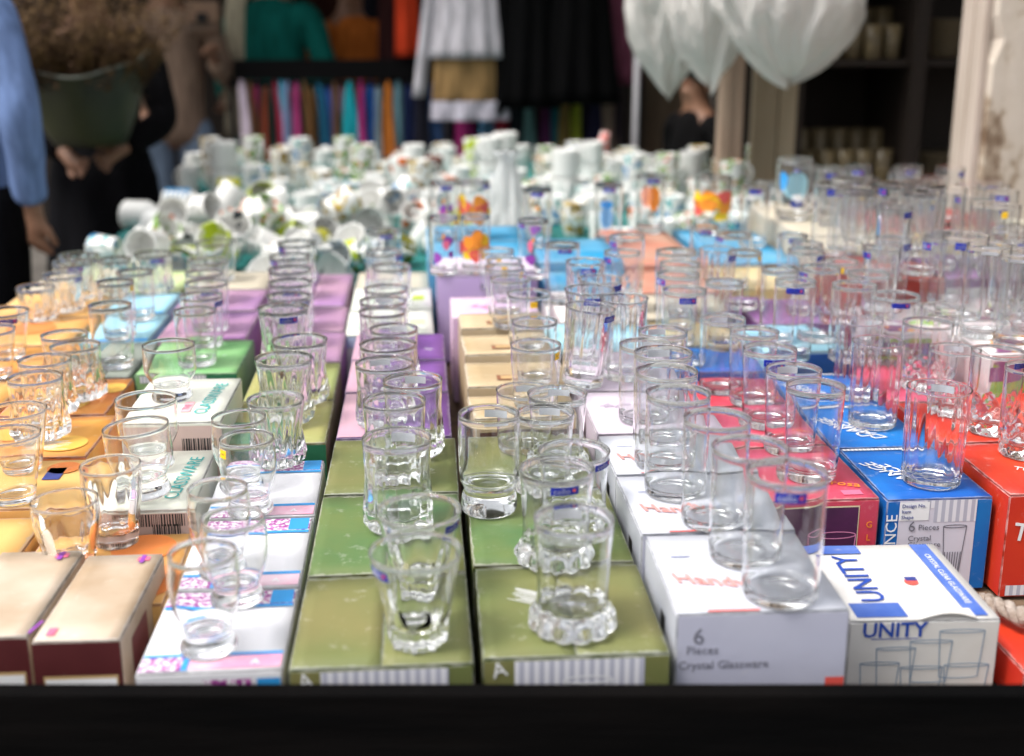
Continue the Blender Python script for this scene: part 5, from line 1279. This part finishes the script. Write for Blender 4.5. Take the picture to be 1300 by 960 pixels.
rack = thing('clothes_rack', 'black rail rack carrying the row of coloured scarves', 'rack', (0.05, 6.0, 0))
BLK = mat('black_metal', (.006, .006, .007), .6, spec=.2)
obj('rail_board', box_mesh('rail_board', -.93, .02, -.03, -.012, 1.150, 1.245, .004), mat('black_board', (.005, .0045, .005), .8, spec=.1), rack)
for nm, a, b2 in (('rail', (-.95, 0, 1.13), (1.05, 0, 1.13)), ('rail', (-.95, .25, 1.62), (1.05, .25, 1.62)), ('upright', (-.95, 0, 0), (-.95, 0, 1.16)), ('upright', (1.05, 0, 0), (1.05, 0, 1.16)), ('upright', (-.95, .25, 0), (-.95, .25, 1.65)), ('upright', (1.05, .25, 0), (1.05, .25, 1.65))):
    v, f = tube_data([a, b2], .012, 8); obj(nm, mesh(nm, v, f, True), BLK, rack)
SC = [(303, (.62, .50, .58), 'pale lilac'), (313, (.20, .10, .05), 'brown'), (322, (.45, .03, .16), 'magenta'), (333, (.35, .09, .05), 'rust'), (344, (.30, .02, .05), 'crimson'), (353, (.10, .36, .50), 'light blue'), (362, (.34, .36, .60), 'lavender'), (372, (.52, .08, .26), 'pink'), (382, (.20, .10, .04), 'dark brown'),
      (390, (.50, .26, .10), 'ochre'), (400, (.03, .16, .28), 'petrol blue'), (411, (.04, .10, .34), 'royal blue'), (421, (.15, .08, .05), 'cocoa brown'), (430, (.50, .28, .40), 'dusty pink'), (441, (.02, .38, .44), 'turquoise'), (455, (.46, .05, .24), 'fuchsia'), (467, (.03, .12, .42), 'cobalt blue'), (478, (.28, .40, .46), 'grey-blue'),
      (490, (.60, .20, .04), 'orange'), (503, (.14, .26, .30), 'slate teal'), (516, (.02, .03, .09), 'navy'), (530, (.02, .02, .03), 'black'), (548, (.03, .06, .14), 'midnight blue'), (566, (.05, .05, .06), 'charcoal'), (586, (.42, .04, .20), 'raspberry'), (612, (.08, .20, .34), 'steel blue'), (634, (.28, .03, .05), 'dark red'), (655, (.03, .04, .05), 'off-black'),
      (676, (.16, .34, .34), 'sea green'), (696, (.10, .03, .10), 'aubergine'), (713, (.02, .20, .26), 'deep teal'), (725, (.24, .18, .06), 'mustard brown'), (740, (.42, .50, .06), 'lime'), (757, (.03, .03, .07), 'blue-black'), (776, (.26, .20, .16), 'taupe'), (792, (.05, .04, .05), 'dark grey')]
RS = random.Random(5)
for i, (px, c, nm) in enumerate(SC):
    x = -0.846 + (px-303)*(1.846/492); wd = .021 if i < 20 else .032
    fan = .075 if nm == 'turquoise' else RS.uniform(.0, .010)
    zb = .72 + RS.uniform(-.03, .05)
    sw = RS.uniform(-.026, .026); tw = RS.uniform(.30, .60); wd *= RS.uniform(.8, 1.5)
    v, f = drape(levels(1.150 + RS.uniform(-.012, .004), zb, lambda t: (fan*t*.6 + sw*sin(2.4*t), wd*(tw*min(1, .4 + 5*t) + .75*t**.7) + fan*t*.5, (.010 + .020*min(1, 5*t)) + .012*t), 18), 40, 5, .013, i*1.7)
    o = obj('scarf', mesh('scarf', v, f, True), fabric('scarf_%d' % i, tuple(min(.8, q*1.35) for q in c)), None, (x, 6.0 + RS.uniform(-.03, .02), 0)); tag(o, nm + ' scarf hanging from the rail behind the cups', 'scarf', 'scarves hanging on the rail')

def garment(name, label, cat, loc, parts, group='clothes hung on the stall'):
    t = thing(name, label, cat, loc, 0, group)
    for (nm, lv, c, folds, amp, sd) in parts:
        v, f = drape(lv, 56, folds, amp, sd); obj(nm, mesh(nm, v, f, True), fabric(name + '_' + nm + '_%d' % int(1e4*c[0] + 1e3*c[1] + 97*c[2]), c), t)
    return t
# white blouse over a tan skirt with a white underskirt
t = garment('blouse', 'white long blouse hung above the tan skirt', 'blouse', (0.235, 5.72, 0), [('bodice', levels(1.72, 1.258, lambda t: (0, .12 + .065*t, .055+.03*t)), (.64, .61, .66), 11, .012, 1)])
v, f = drape(levels(1.62, 1.08, lambda t: (-.16 - .075*t, .028, .03)), 24, 4, .006, 2); obj('sleeve', mesh('sleeve', v, f, True), fabric('blouse_sleeve', (.64, .61, .66)), t)
garment('skirt', 'tan brown skirt hanging below the white blouse', 'skirt', (0.240, 5.72, 0), [('cloth', levels(1.256, 1.065, lambda t: (0, .165+.008*t, .06)), (.34, .21, .09), 7, .008, 3)])
garment('underskirt', 'white underskirt hem showing under the tan skirt', 'skirt', (0.240, 5.72, 0), [('cloth', levels(1.063, .975, lambda t: (.004, .182+.006*t, .065)), (.60, .57, .66), 9, .010, 4)])
garment('dress', 'long black dress hanging beside the white blouse', 'dress', (0.52, 5.70, 0), [('cloth', levels(1.75, 1.03, lambda t: (0, .09+.06*t, .06)), (.008, .008, .009), 9, .012, 5), ('sleeve', levels(1.60, 1.00, lambda t: (-.12-.03*t, .030, .03)), (.009, .009, .010), 4, .006, 6)])
garment('dress', 'wide black dress hanging before the lime scarf', 'dress', (0.745, 5.68, 0), [('cloth', levels(1.78, 1.05, lambda t: (.02*t, .10+.08*t, .07)), (.007, .007, .008), 9, .014, 7)])
garment('tunic', 'mauve tunic hanging at the right end of the stall', 'tunic', (0.945, 5.80, 0), [('cloth', levels(1.75, 1.13, lambda t: (-.01+.05*t, .05+.03*t, .04)), (.20, .06, .10), 6, .010, 8)])
garment('tunic', 'bright red tunic hanging left of the white blouse', 'tunic', (-0.045, 5.95, 0), [('cloth', levels(1.75, 1.26, lambda t: (0, .05+.01*t, .035)), (.65, .06, .02), 5, .008, 9)])
garment('tunic', 'dark maroon tunic behind the red one', 'tunic', (-0.12, 6.12, 0), [('cloth', levels(1.78, 1.10, lambda t: (0, .06+.02*t, .04)), (.03, .010, .010), 6, .010, 10)])
hr = thing('hanging_rail', 'high rail from which blouses and dresses hang', 'rail', (0.4, 5.72, 0))
v, f = tube_data([(-.72, 0, 1.80), (.66, 0, 1.80)], .012, 8); obj('rail', mesh('rail', v, f, True), BLK, hr)
for x in (-.68, .62): v, f = tube_data([(x, .0, 1.80), (x, 0, 2.36)], .005, 8); obj('cord', mesh('cord', v, f, True), mat('grey_pole', (.35, .34, .36), .5), hr)
for i, (x, y) in enumerate(((.235, 5.72), (.52, 5.70), (.745, 5.68), (.945, 5.80), (-.045, 5.95), (-.12, 6.12))):
    v, f = tube_data([(x-.09, y, 1.66), (x, y, 1.76), (x+.09, y, 1.66)], .006, 6); h_ = thing('clothes_hanger', 'wire hanger carrying the ' + ('white blouse', 'long black dress', 'wide black dress', 'mauve tunic', 'red tunic', 'maroon tunic')[i], 'hanger', (0, 0, 0), 0, 'clothes hangers'); obj('wire', mesh('wire', v, f, True), BLK, h_)
    v, f = tube_data([(x, y, 1.76), (x, y, 1.82), (x+.0, (y+5.72)/2, 1.83)], .004, 6); obj('hook', mesh('hook', v, f, True), BLK, h_)
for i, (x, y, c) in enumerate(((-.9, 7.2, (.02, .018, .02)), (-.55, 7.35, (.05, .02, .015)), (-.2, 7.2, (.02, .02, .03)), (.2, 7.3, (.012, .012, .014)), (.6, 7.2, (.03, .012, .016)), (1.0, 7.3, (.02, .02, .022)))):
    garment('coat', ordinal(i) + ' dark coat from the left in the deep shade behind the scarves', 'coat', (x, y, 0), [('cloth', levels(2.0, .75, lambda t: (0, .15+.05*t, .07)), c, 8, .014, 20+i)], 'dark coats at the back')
brd = thing('brown_screen', 'brown board screen beside the black dresses', 'board', (1.20, 6.1, 0)); obj('panel', box_mesh('panel', -.13, .14, -.015, .015, 0, 1.9, .003), mat('brown_board', (.16, .11, .07), .8, (.12, .08, .05), 4, stretch=(4, 4, .5)), brd)
v, f = tube_data([(0, 0, 0), (0, 0, 1.95)], .014, 10); tag(obj('white_pole', mesh('white_pole', v, f, True), mat('white_paint_pole', (.55, .53, .56), .5), None, (1.01, 5.62, 0)), 'thin whitish pole right of the mauve tunic', 'pole')

# ------------------------------------------------------------------ people
def skin_mesh(name, chains, sub=1, flat=1.0, wob=0.0, cx=0.0, cy=0.0):
    """chains: lists of ((x,y,z), radius); chains share nodes by identical position -> one continuous surface"""
    idx, vs, rs, es = {}, [], [], []
    for ch in chains:
        prev = None
        for p, r in ch:
            key = tuple(round(c, 4) for c in p)
            if key not in idx: idx[key] = len(vs); vs.append(p); rs.append(r)
            i = idx[key]
            if prev is not None and prev != i: es.append((prev, i))
            prev = i
    me = bpy.data.meshes.new(name); me.from_pydata(vs, es, []); me.update()
    o = bpy.data.objects.new(name, me); COL.objects.link(o)
    md = o.modifiers.new('skin', 'SKIN'); md.use_smooth_shade = True; md.branch_smoothing = .6
    for i, r in enumerate(rs):
        d = me.skin_vertices[0].data[i]; rx = r if isinstance(r, tuple) else (r, r); d.radius = rx; d.use_root = (i == 0)
    sm = o.modifiers.new('sub', 'SUBSURF'); sm.levels = sub; sm.render_levels = sub
    bpy.context.view_layer.update()
    out = bpy.data.meshes.new_from_object(o.evaluated_get(bpy.context.evaluated_depsgraph_get()))
    bpy.data.objects.remove(o); bpy.data.meshes.remove(me); out.name = name
    if wob:
        for v in out.vertices:
            n = noise.noise_vector(v.co*9)*wob; v.co += n
    out.polygons.foreach_set('use_smooth', [True]*len(out.polygons))
    return out

SKIN = mat('brown_skin', (.22, .11, .065), .55, (.26, .13, .08), 20)
HAIR = mat('black_hair', (.012, .010, .009), .6)
def hand_chains(w, d, s=1.0, curl=.5):
    """wrist w, forearm direction d: palm and five bent fingers"""
    d = Vector(d).normalized(); w = Vector(w)
    side = d.cross(Vector((0, 1, 0))); side = side.normalized() if side.length > .1 else Vector((1, 0, 0)); n = d.cross(side)
    ch = [[(tuple(w), .026*s), (tuple(w + d*.045*s), .030*s), (tuple(w + d*.085*s), .028*s)]]
    for k, (off, L_) in enumerate(((-.030, .070), (-.011, .080), (.009, .076), (.028, .060))):
        a = w + d*.080*s + side*off*s; b2 = a + (d*.55 + n*.25*curl)*L_*s*.7; c = b2 + (d*.4 + n*.7*curl)*L_*s*.5
        ch.append([(tuple(w + d*.085*s), .028*s), (tuple(a + d*.012*s), .0095*s), (tuple(b2), .0088*s), (tuple(c), .0075*s)])
    a = w + d*.030*s - side*.030*s
    ch.append([(tuple(w + d*.045*s), .030*s), (tuple(a + d*.012*s - side*.008*s), .011*s), (tuple(a + d*.042*s - side*.018*s + n*.01*s), .0095*s), (tuple(a + d*.066*s - side*.016*s + n*.02*s), .008*s)])
    return ch

def merge(ms):
    V_, F_ = join_data([([v.co.copy() for v in m_.vertices], [tuple(p.vertices) for p in m_.polygons]) for m_ in ms])
    return mesh(ms[0].name, V_, F_, True)

def person(label, loc, rz, H, wear, arms, hair=True, group='people in the lane'):
    """local frame: feet at z=0, facing -Y. arms: {'L':(elbow, wrist),'R':...} in local metres. wear: [(name, colour, what)]"""
    k = H/1.72
    t = thing('person', label, 'person', loc, rz, group)
    hip, waist, chest, neck, nk2 = (0, 0, .93*k), (0, -.005, 1.08*k), (0, 0, 1.30*k), (0, .01, 1.44*k), (0, 0, 1.50*k)
    head0, head1, head2 = (0, -.015, 1.555*k), (0, -.01, 1.62*k), (0, .0, 1.675*k)
    body = [[(hip, (.150*k, .105*k)), (waist, (.135*k, .095*k)), (chest, (.165*k, .110*k)), (neck, (.085*k, .07*k)), (nk2, .055*k), (head0, (.066*k, .078*k)), (head1, (.076*k, .095*k)), (head2, (.062*k, .080*k))],
            [(head0, .066*k), ((0, -.105*k, 1.575*k), .012*k)]]
    shirt = [[((0, 0, .82*k), (.165*k, .122*k)), ((0, 0, .90*k), (.172*k, .128*k)), (waist, (.155*k, .115*k)), (chest, (.185*k, .130*k)), ((0, .005, 1.41*k), (.168*k, .122*k)), ((0, .008, 1.490*k), (.078*k, .078*k))]]
    legs_b, legs_c, sleeves = [], [], []
    for s, key in ((-1, 'R'), (1, 'L')):
        sh = (s*.185*k, .0, 1.385*k); el, wr = arms[key]; el = tuple(c*k for c in el); wr = tuple(c*k for c in wr)
        d = Vector(wr) - Vector(el)
        body.append([(neck, (.085*k, .07*k)), (sh, .045*k), (el, .040*k), (wr, .026*k)])
        body += hand_chains(wr, d, k)
        cuff = tuple(Vector(el) + d*.93)
        sleeves.append([((s*.09*k, 0, 1.365*k), .085*k), ((s*.15*k, 0, 1.375*k), .088*k), (sh, .082*k), (tuple((Vector(sh)+Vector(el))/2), .064*k), (el, .058*k), (tuple((Vector(el)+Vector(cuff))/2), .052*k), (cuff, .045*k)])
        hp = (s*.095*k, 0, .86*k); kn = (s*.10*k, -.015, .48*k); an = (s*.10*k, .02, .09*k); toe = (s*.115*k, -.15*k, .035*k)
        body.append([(hip, (.15*k, .105*k)), (hp, .085*k), (kn, .055*k), (an, .038*k), (toe, .032*k)])
        legs_c.append([((s*.075*k, 0, .97*k), .098*k), (hp, .100*k), (kn, .078*k), ((s*.10*k, .015, .12*k), .068*k)])
    obj('body', skin_mesh('body', body), SKIN, t)
    for (nm, c, what) in wear:
        if what == 'top': me = merge([skin_mesh(nm, shirt, 2, wob=.009)] + [skin_mesh(nm, [q], 2, wob=.009) for q in sleeves])
        elif what == 'legs': me = merge([skin_mesh(nm, [[((0, 0, 1.06*k), (.150*k, .112*k)), ((0, 0, .95*k), (.165*k, .122*k)), ((0, 0, .82*k), (.150*k, .112*k))]], 2)] + [skin_mesh(nm, [q], 2, wob=.005) for q in legs_c])
        else:                                    # long skirt or coat skirt
            v, f = drape([(z*k, 0, (a)*k, (b2)*k) for z, a, b2 in ((1.02, .17, .13), (.9, .20, .15), (.7, .22, .18), (.45, .25, .21), (.2, .28, .23), (.08, .29, .24))], 56, 8, .014, 3); me = mesh(nm, v, f, True)
        obj(nm, me, fabric(nm + '_%d' % int(c[0]*999 + c[1]*77 + c[2]*7), c), t)
    if hair:
        v, f = lathe_data([(0, .02), (.07, .01), (.095, -.03), (.098, -.09), (.085, -.14), (.07, -.14), (.075, -.08), (.06, -.02), (0, -.005)], 24)
        hm = fix_normals(mesh('hair', v, f, True)); obj('hair', hm, HAIR, t, (0, .03*k, 1.745*k), (radians(-22), 0, 0), (k*.95, k*1.08, k))
    for s in (-1, 1):
        v, f = lathe_data([(0, -.011), (.008, -.007), (.011, 0), (.008, .007), (0, .011)], 10); obj('eye', fix_normals(mesh('eye', v, f, True)), INK_BROWN, t, (s*.030*k, -.088*k, 1.615*k))
        obj('ear', fix_normals(mesh('ear', *lathe_data([(0, -.030), (.010, -.02), (.014, 0), (.012, .02), (0, .030)], 10), True)), SKIN, t, (s*.082*k, .005, 1.60*k))
    return t

# man in a light blue shirt at the left edge, back towards the lane, arm hanging
person('person in a light blue shirt at the left edge, arm hanging down', (-1.268, 3.42, 0), radians(150), 1.80, [('shirt', (.16, .24, .46), 'top'), ('trousers', (.012, .012, .016), 'legs')],
       {'L': ((.235, .02, 1.12), (.225, -.10, .89)), 'R': ((-.275, .03, 1.13), (-.235, -.02, .89))})
# person carrying the wrapped bunch
pb = person('person in long dark clothes carrying a wrapped bunch of dried flowers', (-1.16, 4.52, 0), radians(8), 1.66, [('tunic', (.014, .013, .016), 'top'), ('skirt', (.012, .012, .016), 'skirt')],
       {'R': ((-.25, -.12, 1.12), (-.08, -.30, 1.02)), 'L': ((.25, -.12, 1.12), (.10, -.30, 1.03))})
# the bunch itself
bq = thing('flower_bunch', 'bunch of brown dried flowers wrapped in dark green paper', 'bouquet', (-1.10, 4.16, 1.055))
NA, NZ = 48, 8; v, f = [], []
for j in range(NZ):
    t_ = j/(NZ-1)
    for i in range(NA):
        a = 2*pi*i/NA; r = .115 + .10*t_**.8 + .006*sin(7*a)*t_; lift = .07*t_*max(0, cos(a))**3
        v.append((r*cos(a), r*sin(a)*.75, -.03 + .235*t_ + lift + .008*sin(5*a)*t_))
for j in range(NZ-1):
    for i in range(NA): f.append((j*NA+i, j*NA+(i+1) % NA, (j+1)*NA+(i+1) % NA, (j+1)*NA+i))
f.append(tuple(range(NA))[::-1])
obj('wrapping', mesh('wrapping', v, f, True), mat('green_wrap', (.006, .008, .006), .55, (.030, .036, .008), 3), bq)
v2 = [v[(NZ-1)*NA+i] for i in range(NA)]; v_, f_ = tube_data(v2 + [v2[0]], .004, 6); obj('paper_edge', mesh('paper_edge', v_, f_, True), mat('paper_edge', (.35, .36, .30), .7), bq)
RF = random.Random(2); v, f = [], []
for k in range(620):                                       # feathery stems fanning up out of the paper
    a = RF.uniform(0, 2*pi); e_ = RF.uniform(0, 1)**.5; base_ = Vector((.12*e_*cos(a), .09*e_*sin(a), .05)); d = Vector((.75*e_*cos(a) + RF.uniform(-.2, .2), .55*e_*sin(a) + RF.uniform(-.2, .2), 1.25)).normalized(); L_ = RF.uniform(.28, .60)
    for q in range(26):
        t_ = .30 + .70*q/25; c = base_ + d*L_*t_ + Vector((0, 0, -.05*e_*t_*t_)); n_ = Vector((RF.uniform(-1, 1), RF.uniform(-1, 1), RF.uniform(-.2, 1.0))).normalized(); ln = .042*(1.15-t_*.7)*RF.uniform(.6, 1.2); w_ = n_.cross(d)*ln*.16; o_ = len(v)
        v += [c, c + n_*ln*.5 + w_, c + n_*ln, c + n_*ln*.5 - w_]; f.append((o_, o_+1, o_+2, o_+3))
tag(obj('dried_flowers', mesh('dried_flowers', v, f), mat('dried_flowers', (.055, .022, .010), .9, (.125, .070, .016), 25), bq), kind='stuff')
# person in tan jacket and jeans
person('person in a tan jacket and light jeans with a shoulder bag', (-1.19, 6.05, 0), radians(15), 1.74, [('jacket', (.29, .20, .15), 'top'), ('jeans', (.20, .27, .38), 'legs')],
       {'R': ((-.27, -.05, 1.10), (-.16, -.24, 1.00)), 'L': ((.27, .0, 1.12), (.18, -.22, 1.24))})
sb = thing('shoulder_bag', 'brown leather shoulder bag held at the chest of the tan jacket', 'bag', (-0.985, 5.84, 1.36))
obj('pouch', box_mesh('pouch', -.075, .085, -.035, .035, 0, .15, .025, 3), mat('tan_leather', (.11, .06, .035), .5, (.06, .035, .02), 12), sb); obj('flap', box_mesh('flap', -.07, .08, -.048, -.037, .06, .152, .005), mat('tan_leather2', (.15, .085, .05), .45), sb)
obj('buckle', box_mesh('buckle', -.02, .03, -.056, -.049, .06, .10, .002), BLK, sb)
# woman in a teal coat with cream scarf
person('person in a teal green coat with a cream stole, behind the scarf rack', (-0.735, 6.45, 0), radians(-12), 1.80, [('coat', (.008, .150, .125), 'top'), ('coat_skirt', (.008, .120, .10), 'skirt')],
       {'R': ((-.26, .0, 1.10), (-.20, -.18, 1.0)), 'L': ((.28, -.02, 1.10), (.16, -.20, 1.02))})
v, f = drape(levels(1.56, .86, lambda t: (.03-.05*t**.5, .05, .022)), 32, 5, .006, 2); tag(obj('stole', mesh('stole', v, f, True), fabric('stole', (.50, .44, .32)), None, (-0.905, 6.22, 0)), 'cream knitted stole hanging down over the teal coat', 'stole')
person('person in an orange tunic half hidden behind the scarf rack', (-0.36, 6.75, 0), radians(25), 1.70, [('tunic', (.62, .17, .03), 'top'), ('skirt', (.40, .10, .03), 'skirt')], {'R': ((-.25, .0, 1.08), (-.2, -.15, .9)), 'L': ((.25, 0, 1.08), (.2, -.15, .9))})
person('person in black half hidden behind the plastic bags beside the wooden post', (1.10, 4.75, 0), radians(-65), 1.27, [('shirt', (.012, .011, .012), 'top'), ('trousers', (.015, .014, .016), 'legs')], {'R': ((-.25, .0, 1.08), (-.2, -.12, .88)), 'L': ((.25, .0, 1.08), (.2, -.12, .88))})

for o in BOXES:
    del o[5]['_wdh']
